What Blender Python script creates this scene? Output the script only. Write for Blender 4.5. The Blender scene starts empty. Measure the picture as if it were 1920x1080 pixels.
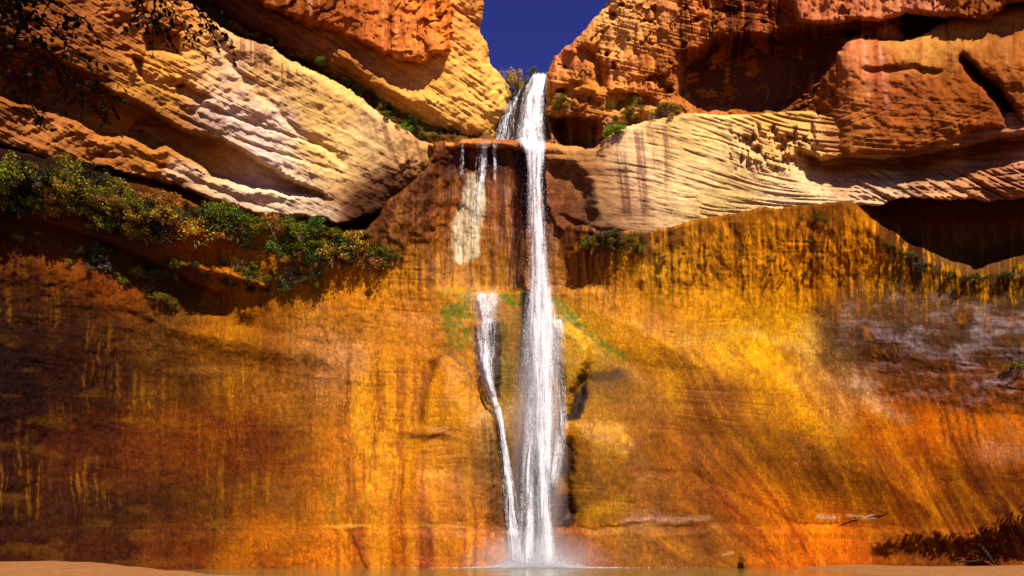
import bpy, bmesh, math, random
import numpy as np
from mathutils import Vector

# ------------------------------------------------------------------ camera, sky, sun, exposure
F = 1468.0            # focal length in 1920-wide pixels
HZ = 1023.0           # picture row of the horizon
EYE = 1.7
scene = bpy.context.scene
cam_d = bpy.data.cameras.new("camera"); cam = bpy.data.objects.new("camera", cam_d)
scene.collection.objects.link(cam)
cam.location = (0, 0, EYE); cam.rotation_euler = (math.radians(90), 0, 0)
cam_d.sensor_width = 36; cam_d.lens = 36 * F / 1920.0
cam_d.shift_y = (HZ - 540) / 1920.0
cam_d.clip_start = 0.1; cam_d.clip_end = 5000
scene.camera = cam

SUN_AZ, SUN_EL = 27.0, 53.0      # degrees to the right of straight behind the camera, and up
S = Vector((math.sin(math.radians(SUN_AZ)) * math.cos(math.radians(SUN_EL)),
            -math.cos(math.radians(SUN_AZ)) * math.cos(math.radians(SUN_EL)),
            math.sin(math.radians(SUN_EL))))
world = bpy.data.worlds.new("World"); scene.world = world; world.use_nodes = True
nt = world.node_tree; nt.nodes.clear()
sky = nt.nodes.new("ShaderNodeTexSky"); sky.sky_type = 'NISHITA'; sky.sun_disc = False
sky.sun_elevation = math.radians(SUN_EL); sky.sun_rotation = math.radians(180 - SUN_AZ)
sky.altitude = 1700; sky.air_density = 0.7; sky.dust_density = 0.0; sky.ozone_density = 6.0
gam = nt.nodes.new("ShaderNodeGamma"); gam.inputs[1].default_value = 1.25
hsv = nt.nodes.new("ShaderNodeHueSaturation"); hsv.inputs['Hue'].default_value = 0.53; hsv.inputs['Value'].default_value = 0.72
hsv.inputs['Saturation'].default_value = 1.04
bg = nt.nodes.new("ShaderNodeBackground"); bg.inputs['Strength'].default_value = 0.05
wo = nt.nodes.new("ShaderNodeOutputWorld")
nt.links.new(sky.outputs[0], gam.inputs[0]); nt.links.new(gam.outputs[0], hsv.inputs['Color'])
nt.links.new(hsv.outputs[0], bg.inputs[0]); nt.links.new(bg.outputs[0], wo.inputs[0])
sd = bpy.data.lights.new("sun", 'SUN'); sd.energy = 4.6; sd.angle = math.radians(0.5); sd.color = (1.0, 0.91, 0.79)
so = bpy.data.objects.new("sun", sd); scene.collection.objects.link(so)
so.rotation_euler = S.to_track_quat('Z', 'Y').to_euler(); so.location = (20, -20, 60)
scene.view_settings.view_transform = 'Standard'; scene.view_settings.look = 'None'
scene.view_settings.exposure = 1.38; scene.view_settings.gamma = 1.0
cy = scene.cycles
cy.max_bounces = 8; cy.diffuse_bounces = 5; cy.glossy_bounces = 3; cy.transparent_max_bounces = 24
cy.volume_bounces = 1; cy.caustics_reflective = False; cy.caustics_refractive = False
cy.use_denoising = True; cy.sample_clamp_indirect = 6

STEP = 1.55             # grid spacing of the cliff relief, in 1920-wide pixels
rng = np.random.default_rng(7); R = random.Random(5)
COL = scene.collection

# ------------------------------------------------------------------ numeric helpers
_T = rng.random((16, 256, 256)).astype(np.float32)
def noise(x, y, seed=0):
    """smooth value noise, -1..1"""
    t = _T[seed % 16]; k = (seed * 37) % 251
    x = x + k * 1.37; y = y + k * 2.11
    xi = np.floor(x).astype(np.int64); yi = np.floor(y).astype(np.int64)
    fx = (x - xi).astype(np.float32); fy = (y - yi).astype(np.float32)
    fx = fx * fx * (3 - 2 * fx); fy = fy * fy * (3 - 2 * fy)
    x0 = xi & 255; x1 = (xi + 1) & 255; y0 = yi & 255; y1 = (yi + 1) & 255
    a = t[y0, x0] * (1 - fx) + t[y0, x1] * fx
    b = t[y1, x0] * (1 - fx) + t[y1, x1] * fx
    return (a * (1 - fy) + b * fy) * 2 - 1
def fbm(x, y, octv=4, seed=0, gain=0.5):
    s = 0; a = 1.0; n = 0
    for o in range(octv):
        s = s + a * noise(x * 2 ** o, y * 2 ** o, seed + o); n += a; a *= gain
    return s / n * 1.5
def ss(a, b, x):
    t = np.clip((x - a) / (b - a), 0, 1); return t * t * (3 - 2 * t)
LOW = 5.0
X0, X1, Y0, Y1 = -320.0, 2240.0, -330.0, 1112.0
lx = np.arange(X0 - 40, X1 + 45, LOW); ly = np.arange(Y0 - 40, Y1 + 45, LOW)
LX, LY = np.meshgrid(lx, ly)
def sample(fld, x, y):
    fx = np.clip((x - lx[0]) / LOW, 0, len(lx) - 1.001); fy = np.clip((y - ly[0]) / LOW, 0, len(ly) - 1.001)
    xi = fx.astype(int); yi = fy.astype(int); fx = fx - xi; fy = fy - yi
    return ((fld[yi, xi] * (1 - fx) + fld[yi, xi + 1] * fx) * (1 - fy)
            + (fld[yi + 1, xi] * (1 - fx) + fld[yi + 1, xi + 1] * fx) * fy)
def linedist(pts, X, Y):
    d = np.full(X.shape, 1e9)
    for (ax, ay), (bx, by) in zip(pts[:-1], pts[1:]):
        vx, vy = bx - ax, by - ay
        t = np.clip(((X - ax) * vx + (Y - ay) * vy) / (vx * vx + vy * vy + 1e-9), 0, 1)
        d = np.minimum(d, np.hypot(X - ax - t * vx, Y - ay - t * vy))
    return d
def sdf(poly):
    """signed distance on the coarse lattice, positive inside"""
    p = list(poly) + [poly[0]]
    d = linedist(p, LX, LY); ins = np.zeros(LX.shape, bool)
    for (ax, ay), (bx, by) in zip(p[:-1], p[1:]):
        if ay == by: continue
        c = ((ay > LY) != (by > LY)) & (LX < (bx - ax) * (LY - ay) / (by - ay) + ax)
        ins ^= c
    return np.where(ins, d, -d)
def lin(c):
    c = np.asarray(c, float) / 255.0
    return np.where(c <= 0.04045, c / 12.92, ((c + 0.055) / 1.055) ** 2.4)

# ------------------------------------------------------------------ relief grid
gx = np.arange(X0, X1 + 0.1, STEP); gy = np.arange(Y0, Y1 + 0.1, STEP)
GX, GY = np.meshgrid(gx, gy); NY, NX = GX.shape
GX = GX.ravel(); GY = GY.ravel()
W1 = fbm(GX / 60, GY / 60, 5, 1); W2 = fbm(GX / 60, GY / 60, 5, 9)      # domain warp
WF1 = fbm(GX / 14, GY / 14, 3, 3); WF2 = fbm(GX / 14, GY / 14, 3, 12)
DEPTH = np.full(GX.shape, 1e6); LAB = np.full(GX.shape, -1, np.int16)
COLR = np.zeros((GX.size, 3)); WET = np.zeros(GX.size)

def bowl(x): 
    u = (x - 960) / 960.0
    return 60 - np.where(u < 0, 9.0, 5.5) * np.minimum(np.abs(u), 1) ** 2 - np.where(u < 0, 10, 2) * np.maximum(np.abs(u) - 1, 0)

def bedc(x, y, ang):
    a = math.radians(ang); return x * math.cos(a) + y * math.sin(a), -x * math.sin(a) + y * math.cos(a)
def beduv(u, v, per, seed, warp=0.35):
    """fine lamination: thin intermittent grooves and small steps of spacing per, running along u"""
    v = v + warp * per * 5 * noise(u / (per * 60), v / (per * 25), seed) + warp * per * 1.5 * noise(u / (per * 11), v / (per * 6), seed + 1)
    n1 = noise(u / (per * 14), v / per, seed + 2)
    n2 = noise(u / (per * 5), v / per * 2.1, seed + 3)
    ph = v / (per * 1.7) + 0.35 * noise(u / (per * 22), v / (per * 3), seed + 4); fr = ph - np.floor(ph)
    k = np.floor(ph); on = ss(-0.15, 0.35, noise(u / (per * 9) + k * 7.3, k * 3.1, seed + 5))
    groove = ss(0.16, 0.0, np.abs(fr - 0.5)) * on
    step = (fr - 0.5) * ss(1.0, 0.9, fr) * (0.3 + 0.7 * on)
    return 0.55 * n1 + 0.3 * n2 + 0.7 * step - 1.2 * groove, n1 - 0.8 * groove
def bed(x, y, ang, per, seed, warp=0.35, long=0, curve=0.0):
    u, v = bedc(x, y, ang); return beduv(u, v + curve * u * u / 1000.0, per, seed, warp)

FORMS = []     # (key, coarse sdf, base function, round metres, round px, warp px, detail fn)
def add_form(key, poly, base, rm, rp, wp=6, wf=2.0): FORMS.append((key, sdf(poly), base, rm, rp, wp, wf))

# feature lists per formation: coarse depth edits  (field, amount) evaluated with the same warp
def bump(poly, amount, w):                # plateau with soft edge w px inside the outline
    return (ss(0, w, sdf(poly)) * amount)
def ridge(pts, amount, w):
    d = linedist(pts, LX, LY); return np.exp(-(d / w) ** 2) * amount
def under(pts, depth, below, soft=6):
    """undercut: a recess that starts sharply under the line pts (y as a function of x) and runs out `below` px further down"""
    xs = [p[0] for p in pts]; ys = [p[1] for p in pts]
    e = np.interp(LX, xs, ys); t = LY - e
    fade = ss(xs[0], xs[0] + 40, LX) * ss(xs[-1], xs[-1] - 40, LX)
    return depth * ss(0, soft, t) * (1 - ss(0, below, t)) * fade

# --- the amphitheatre wall
def wall_profile():
    side = np.interp(LY, [250, 420, 470, 540, 600, 700, 820, 930, 985, 1000, 1040, 1070, 1112],
                         [-0.2, -0.2, 0.2, 0.7, 0.9, 0.85, 0.6, 0.25, 0.1, -0.15, -0.4, -0.7, -1.2])
    mid = np.interp(LY, [250, 262, 268, 290, 330, 400, 500, 538, 550, 600, 640, 700, 800, 900, 990, 1000, 1065, 1112],
                        [4.0, 2.4, 1.7, 2.1, 2.3, 2.2, 2.0, 1.9, 1.15, 1.0, 1.1, 0.9, 0.6, 0.4, 0.2, -0.1, -0.3, -0.7])
    m = ss(820, 900, LX) * ss(1170, 1050, LX) 
    m2 = ss(770, 860, LX) * ss(1120, 1040, LX)
    mm = m2 + (m - m2) * ss(460, 580, LY)
    d = bowl(LX) + side * (1 - mm) + mid * mm
    d = d - 60 + 60
    return d
wallD = wall_profile()
# vegetated bench at the left
wallD += -bump([(-400, 260), (0, 292), (110, 312), (220, 345), (300, 372), (400, 405), (440, 430), (450, 470), (400, 490), (330, 470), (230, 425), (120, 400), (0, 385), (-400, 330)], 0.9, 40)
wallD += under([(-320, 380), (0, 398), (100, 420), (200, 448), (300, 490), (380, 530), (440, 545)], 1.4, 90, 14)
wallD += -bump([(430, 470), (520, 455), (640, 470), (700, 490), (690, 540), (560, 560), (470, 540)], 0.3, 60)
wallD += -bump([(330, 480), (420, 495), (500, 530), (500, 548), (400, 520), (330, 500)], 0.9, 12)
# stepped band lower left
wallD += under([(200, 560), (280, 590), (360, 600), (470, 600), (560, 625), (640, 640)], 0.16, 60, 14)
wallD += under([(240, 620), (330, 650), (420, 665), (530, 690), (640, 712), (760, 715)], 0.10, 50, 14)
wallD += -bump([(250, 575), (600, 620), (640, 700), (500, 690), (300, 640)], 0.5, 40)
# pillar left of the falls
wallD += -bump([(790, 700), (815, 668), (850, 660), (880, 690), (905, 740), (930, 780), (945, 850), (950, 1000), (960, 1212), (700, 1212), (730, 900), (765, 760)], 0.75, 60)
wallD += under([(735, 800), (770, 812), (810, 818), (850, 822), (870, 830)], 0.0, 30, 8)
wallD += -bump([(760, 805), (800, 795), (845, 800), (848, 822), (800, 828), (770, 822)], 0.2, 14)
wallD += ridge([(803, 690), (795, 730), (788, 790)], 0.25, 12)
# apron right of the falls, sweeping down to the right
wallD += -bump([(1030, 600), (1075, 602), (1110, 640), (1115, 680), (1080, 740), (1065, 800), (1050, 860), (1040, 700)], 0.8, 22)
wallD += ridge([(1045, 560), (1085, 598), (1120, 635), (1160, 668), (1200, 690)], 0.12, 20)
wallD += -bump([(1060, 560), (1180, 560), (1500, 600), (1600, 720), (1750, 860), (1800, 1000), (1500, 1000), (1350, 900), (1260, 800), (1180, 680), (1110, 610)], 0.8, 150)
wallD += -bump([(1065, 780), (1180, 790), (1200, 830), (1230, 900), (1260, 1000), (1240, 1240), (1060, 1240), (1055, 900)], 0.5, 50)
wallD += -bump([(890, 600), (940, 596), (942, 690), (925, 750), (905, 720), (888, 650)], 0.4, 8)
wallD += ridge([(1092, 715), (1085, 750), (1070, 785)], 0.5, 8)
wallD += ridge([(1062, 830), (1068, 870), (1060, 900), (1066, 960)], 0.5, 10)
wallD += -bump([(1500, 560), (1700, 540), (1920, 580), (2240, 600), (2240, 760), (1920, 790), (1760, 780), (1640, 720), (1540, 660)], 0.35, 80)
wallD += under([(1180, 880), (1300, 878), (1500, 980), (1700, 985), (1950, 985)], 0.07, 25, 8)
wallD += under([(1520, 722), (1640, 730), (1750, 745), (1850, 765), (2000, 775), (2240, 780)], 0.06, 50, 14)
wallD += under([(1700, 665), (1760, 690), (1850, 670), (1900, 665), (2240, 680)], 0.06, 35, 8)
wallD += under([(-320, 985), (300, 990), (560, 992), (800, 988), (935, 992)], 0.08, 22, 5)
wallD += under([(1060, 990), (1200, 975), (1330, 985)], 0.1, 22, 5)
wallD += ridge([(630, 1000), (645, 1040), (660, 1075)], 0.12, 5)
wallD += ridge([(655, 1000), (668, 1030), (682, 1075)], 0.2, 4)
wallD += -bump([(1385, 1040), (1400, 1030), (1425, 1050), (1440, 1112), (1380, 1112)], 0.8, 14)
wallD += bump([(1545, 330), (1700, 330), (2400, 330), (2400, 500), (1930, 500), (1830, 530), (1700, 480), (1620, 420)], 4.6, 60)
# big gentle swells
wallD += 0.5 * fbm(LX / 330, LY / 230, 3, 5) * ss(1075, 900, LY)
add_form('wall', [(-420, 240), (0, 276), (100, 294), (200, 328), (300, 356), (380, 388), (430, 408), (520, 424), (620, 434), (685, 430), (705, 410), (725, 378), (770, 346), (796, 320), (808, 290), (812, 264), (1040, 264), (1040, 380), (1060, 414), (1130, 434), (1210, 432), (1300, 412), (1400, 394), (1500, 382), (1560, 378), (1640, 370), (1700, 358), (1850, 362), (1920, 352), (2340, 358), (2340, 1300), (-420, 1300)], wallD, 0.5, 8, 5, 2)
# ledge lip across the recess
add_form('lip', [(800, 268), (860, 262), (930, 262), (1030, 268), (1130, 285), (1135, 296), (1080, 300), (1030, 292), (975, 284), (950, 276), (880, 280), (812, 284)],
         bowl(LX) + 1.4, 0.8, 12, 5, 3)
# chute under the upper cascade
add_form('chute', [(1000, 138), (1030, 132), (1034, 160), (1034, 284), (900, 284), (922, 250), (934, 205), (950, 176), (975, 157)],
         64.5 + (262 - LY) * 0.02 + np.abs(LX - 990) * 0.012 - 0.012 * (LX - 990), 1.5, 14, 4, 2)
# left, second tier
f2 = 62.5 + (LX - 700) * 0.004 + (LY - 150) * 0.004 + ss(900, 960, LX) * 2.0
f2 = f2 + ridge([(640, 110), (700, 150), (760, 176), (810, 190)], -0.6, 12)
add_form('left_tier', [(300, -420), (905, -420), (905, 60), (925, 118), (955, 165), (952, 205), (928, 262), (868, 266), (790, 238), (690, 180), (600, 128), (480, 66), (395, 12), (300, -60)],
         f2, 2.2, 34, 7, 2.5)
# left, top cliff
f1 = 60.9 + (LX - 700) * 0.008 + np.abs(LX - 760) * 0.002 + 3.4 * ss(830, 900, LX)
add_form('left_top', [(200, -420), (892, -420), (891, 0), (893, 50), (899, 84), (880, 84), (858, 98), (835, 106), (812, 104), (794, 122), (762, 116), (730, 104), (700, 92), (685, 82), (660, 74), (640, 66), (600, 52), (560, 36), (500, 12), (440, -30), (330, -120)],
         f1, 0.9, 12, 5, 4)
# left slab
f3 = bowl(LX) - 0.5 + (LY - 250) * 0.004 + 3.0 * ss(740, 815, LX) + 2.5 * ss(640, 820, LX) * ss(300, 420, LY)
f3 = f3 + bump([(-420, 20), (0, 62), (60, 80), (110, 108), (180, 148), (240, 178), (330, 232), (410, 252), (470, 292), (560, 342), (640, 378),
                (560, 376), (450, 352), (390, 338), (350, 298), (312, 276), (290, 284), (230, 262), (190, 264), (160, 252), (110, 218), (60, 204), (0, 196), (-420, 160)], 2.8, 16)
f3 = f3 + bump([(270, 60), (300, 42), (342, 60), (342, 112), (310, 100), (275, 96)], 1.3, 8)
f3 = f3 + bump([(246, 100), (276, 104), (276, 152), (258, 140)], 1.0, 8)
f3 = f3 + bump([(328, 158), (345, 150), (365, 165), (400, 185), (372, 196), (348, 178), (334, 176)], 0.9, 7)
f3 = f3 + under([(-320, 232), (0, 268), (100, 300), (200, 310), (320, 346), (400, 372), (480, 398), (560, 402), (640, 412), (700, 400), (740, 372)], 2.6, 400, 8)
f3 = f3 + ridge([(410, 75), (440, 130), (500, 180), (540, 230), (640, 300)], 0.25, 7)
add_form('left_slab', [(-420, -420), (330, -420), (345, -20), (372, 20), (425, 56), (520, 94), (600, 134), (660, 174), (720, 217), (785, 262), (813, 268), (818, 292), (806, 330), (775, 355), (735, 384), (715, 420),
                       (690, 445), (620, 448), (520, 436), (430, 420), (380, 400), (300, 368), (200, 340), (100, 306), (0, 288), (-420, 250)],
         f3, 0.9, 16, 6, 2.2)
# right, upper cliff
r1 = 62.0 + (1200 - LX) * 0.006 + 1.2 * ss(1110, 1030, LX) + 1.2 * ss(1100, 1280, LX) * 0 + (LY - 100) * 0.004
r1 = r1 + bump([(1262, 92), (1310, 84), (1345, 62), (1400, 58), (1440, 62), (1480, 44), (1640, 48), (1640, 60), (1590, 80), (1570, 110), (1545, 150), (1500, 190), (1470, 220), (1300, 220), (1262, 190)], 3.2, 26)
r1 = r1 + bump([(1030, 222), (1075, 215), (1130, 224), (1128, 262), (1080, 300), (1040, 260)], 2.8, 12)
r1 = r1 + ridge([(1090, 95), (1120, 120), (1125, 160)], 0.9, 9) + ridge([(1080, 160), (1060, 175), (1110, 190)], 0.6, 7)
r1 = r1 + bump([(1130, 168), (1160, 172), (1230, 178), (1235, 200), (1130, 215)], 0.8, 8)
add_form('right_top', [(1140, -420), (1560, -420), (1700, 100), (1600, 240), (1560, 260), (1440, 240), (1180, 240), (1140, 268), (1080, 290), (1026, 282), (1024, 230), (1026, 140), (1036, 114), (1060, 90), (1082, 66), (1104, 38), (1124, 14), (1145, -10)],
         r1, 1.6, 22, 6, 3)
# right roof
rt = bowl(LX) + 0.6
add_form('right_roof', [(1500, -420), (2340, -420), (2340, -40), (1960, -6), (1890, 8), (1850, 36), (1760, 34), (1700, 26), (1650, 44), (1600, 40), (1545, 48), (1492, 44), (1482, 0), (1470, -60)],
         rt, 0.9, 12, 4, 2.5)
# right block
r2 = bowl(LX) + 0.0 + ss(1600, 1500, LX) * 2.5 + (130 - LY) * ss(150, 60, LY) * 0.02
crack = linedist([(1806, 112), (1830, 140), (1862, 160), (1885, 190), (1900, 225), (1912, 240)], LX, LY)
r2 = r2 + 1.5 * np.exp(-(crack / 9) ** 2) + bump([(1806, 106), (1850, 148), (1884, 172), (1905, 215), (1930, 250), (1890, 236), (1876, 200), (1850, 168), (1826, 146)], 1.6, 7)
r2 = r2 + under([(1600, 130), (1720, 122), (1750, 130), (1780, 126)], 0.5, 20, 5)
add_form('right_block', [(1502, 205), (1530, 175), (1560, 128), (1572, 100), (1592, 76), (1606, 68), (1630, 72), (1660, 78), (1700, 74), (1760, 50), (1800, 30), (1860, 12), (1920, 8), (2340, -60), (2340, 226),
                         (1960, 226), (1925, 232), (1880, 242), (1830, 248), (1808, 262), (1785, 276), (1750, 272), (1715, 284), (1675, 292), (1640, 288), (1600, 294), (1560, 286), (1530, 296), (1505, 286), (1490, 262), (1482, 240), (1490, 215)],
         r2, 1.0, 12, 5, 2.5)
# right slab
r3 = bowl(LX) + 0.3 - (LY - 300) * 0.004 + 0.9 * ss(1180, 1040, LX)
r3 = r3 + under([(1480, 270), (1540, 292), (1680, 292), (1790, 276), (1900, 250), (2240, 236)], 3.0, 95, 10)
r3 = r3 + bump([(1010, 290), (1085, 300), (1115, 340), (1130, 420), (1080, 450), (1010, 430)], 0.9, 30)
r3 = r3 + under([(1030, 385), (1125, 428), (1205, 436), (1300, 420), (1400, 398), (1500, 388), (1560, 380), (1650, 366), (1720, 352), (1800, 350), (1880, 352), (2240, 350)], 0.3, 200, 6)
add_form('right_slab', [(1024, 290), (1060, 292), (1130, 268), (1165, 242), (1215, 226), (1280, 214), (1370, 214), (1450, 214), (1510, 205), (1620, 240), (2340, 160), (2340, 372), (1920, 366), (1850, 376), (1800, 372), (1700, 372), (1640, 384), (1560, 392),
                        (1500, 396), (1400, 408), (1300, 426), (1210, 446), (1130, 448), (1080, 440), (1040, 420), (1024, 380)],
         r3, 0.35, 9, 5, 2.0)

# darker banks behind the tiers
add_form('bank', [(-420, -420), (880, -420), (880, 150), (930, 262), (1000, 300), (780, 300), (500, 260), (-420, 260)], 64.0 - (900 - LX) * 0.006 + ss(300, 100, LY) * 1.5, 1.5, 20, 5, 3)
add_form('right_bank', [(1240, -420), (2340, -420), (2340, 300), (1040, 300), (1040, 220), (1200, 120)], 66.5 - (LX - 1100) * 0.008, 1.5, 20, 5, 3)

KEYS = [f[0] for f in FORMS]
for i, (key, sd_, base, rm, rp, wp, wf) in enumerate(FORMS):
    wx = GX + wp * W1 + wf * WF1; wy = GY + wp * W2 + wf * WF2
    s = sample(sd_, wx, wy); idx = np.nonzero(s > 0)[0]
    s = s[idx]; x = GX[idx]; y = GY[idx]
    d = sample(base, wx[idx], wy[idx])
    t = np.clip(s / rp, 0, 1); d = d + rm * (1 - np.sqrt(np.clip(1 - (1 - t) ** 2, 0, 1)))
    w1 = W1[idx]; w2 = W2[idx]
    tone = np.zeros(len(idx))
    if key == 'left_slab':
        b, n = bed(x, y, 27, 6.0, 2)
        b2, _ = bed(x, y, 19, 24, 5, warp=0.5); b4, n4 = bed(x, y, 33, 3.6, 8)
        n = n * 0.6 + n4 * 0.4; b = b * 0.8 + b4 * 0.45
        rough = ss(700, 480, x)
        d += -0.06 * b * (0.35 + 0.65 * rough) - 0.13 * b2 * rough * ss(40, 160, y) - 0.02 * b2 - 0.26 * rough * fbm(x / 70, y / 38, 4, 7)
        pits = 0.8 * np.clip(fbm(x / 34, y / 20, 3, 6) - 0.35, 0, 1) * ss(520, 300, x)
        d += 1.0 * pits + 0.06 * WF1[idx]
        tone = n * 0.5 + b * 0.3
    elif key == 'right_slab':
        u = x * 1.02; bend = 62 * np.tanh((x - 1400) / 210.0) * ss(440, 300, y) + 14 * np.tanh((x - 1300) / 160.0)
        v = y - bend
        b, n = beduv(u, v, 4.6, 4); b2, n2 = beduv(u, v * 1.0 + 0.05 * u, 11, 7, 0.4); b4, n4 = beduv(u, v - 0.06 * u, 3.0, 10)
        n = 0.5 * n + 0.35 * n4 + 0.3 * n2
        smooth = ss(1130, 1260, x)
        d += -(0.05 * b + 0.035 * b4) * (0.35 + 0.65 * smooth) - 0.05 * b2 - 0.13 * b2 * ss(1250, 1500, x) - 0.12 * fbm(x / 60, y / 30, 4, 2)
        hole = ss(1340, 1420, x) * ss(1560, 1500, x) * ss(225, 245, y) * ss(335, 290, y)
        cell = fbm(x / 11, y / 20, 3, 8)
        d += 1.0 * hole * np.clip(cell + 0.1, 0, 1) - 0.3 * hole
        feather = ss(1560, 1640, x) * ss(300, 330, y)
        fb, _ = bed(x, y, 27, 8, 9)
        d += -0.35 * fb * feather
        tone = n * 0.5 + b * 0.35
    elif key == 'right_block':
        b, n = bed(x, y, 7, 5.5, 6); b2, _ = bed(x, y, -20, 12, 8)
        low = ss(150, 260, y)
        d += -0.06 * b * (0.2 + low) - 0.07 * b2 * low - 0.15 * fbm(x / 70, y / 40, 4, 5) + 0.10 * WF1[idx]
        lc = ss(1600, 1520, x)
        d += 0.9 * lc * np.clip(fbm(x / 13, y / 18, 3, 10), 0, 1)
        tone = n * 0.25
    elif key in ('left_top', 'right_roof', 'right_top'):
        v = fbm(x / 17, y / 80, 4, 11)
        cellx = np.floor(x / 26 + 1.2 * W1[idx] + 0.01 * y); fac = noise(cellx * 3.7, np.floor(y / 70 + W2[idx] + cellx * .37) * 5.1, 6)
        d += 0.22 * v + 0.22 * fbm(x / 36, y / 30, 4, 13) + 0.07 * WF1[idx] + 0.25 * fac
        ck = np.abs(fbm(x / 40, y / 55, 3, 2)); d += (0.25 if key == 'right_top' else 0.0) * ss(0.035, 0.0, ck)
        tone = v * 0.5
        if key == 'right_top':
            d += np.clip(fbm(x / 26, y / 22, 3, 4) - 0.6, 0, 1) * 2.0
            b, n = bed(x, y, 12, 6, 3); d += -0.08 * b; tone = tone * 0.5 + n * 0.3
            al = ss(1262, 1300, x) * ss(90, 130, y)
            b3, n3 = bed(x, y, 32, 11, 9, curve=0.5); d += -0.2 * b3 * al; tone = tone + 0.4 * n3 * al
    elif key == 'left_tier':
        b, n = bed(x, y, 32, 5.5, 1); b4, n4 = bed(x, y, 36, 11, 3); n = n * 0.6 + n4 * 0.4
        d += -0.06 * b - 0.08 * b4 - 0.2 * fbm(x / 60, y / 40, 4, 8) + 0.10 * WF1[idx]; tone = n * 0.5 + b * 0.25
    elif key == 'chute':
        d += 0.25 * fbm(x / 9, y / 40, 4, 3)
    else:
        up = ss(640, 480, y)
        d += 0.035 * fbm(x / 20, y / 26, 4, 7) * (0.5 + 2.2 * up) + 0.05 * up * fbm(x / 6, y / 50, 3, 2) + 0.025 * WF1[idx]
        g1, t1 = bed(x, y, 3, 34, 12, warp=0.5); g3, t3 = bed(x, y, 5, 11, 5, warp=0.6); sm = ss(0.0, 0.5, fbm(x / 110, y / 60, 3, 3)); d += -0.018 * g1 - 0.02 * sm * g3
        tone = 0.10 * t1 + 0.30 * sm * np.minimum(t3, 0.4)
        lf = ss(760, 300, x); d += 0.012 * lf * fbm(x / 9, y / 9, 3, 5)
        d += ss(960, 820, x) * ss(500, 430, y) * ss(640, 700, x) * 0.14 * fbm(x / 16, y / 20, 3, 4)
        crust = ss(1530, 1660, x) * ss(560, 610, y) * ss(790, 740, y)
        g2, _ = bed(x, y, 10, 14, 10); d += -0.02 * crust * g2 + 0.03 * crust * fbm(x / 8, y / 8, 3, 3)
    win = d < DEPTH[idx]; j = idx[win]
    DEPTH[j] = d[win]; LAB[j] = i; WET[j] = tone[win]      # WET borrowed for the bedding tone until coloured
TONE = WET.copy(); WET[:] = 0
KEEP = LAB >= 0

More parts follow.
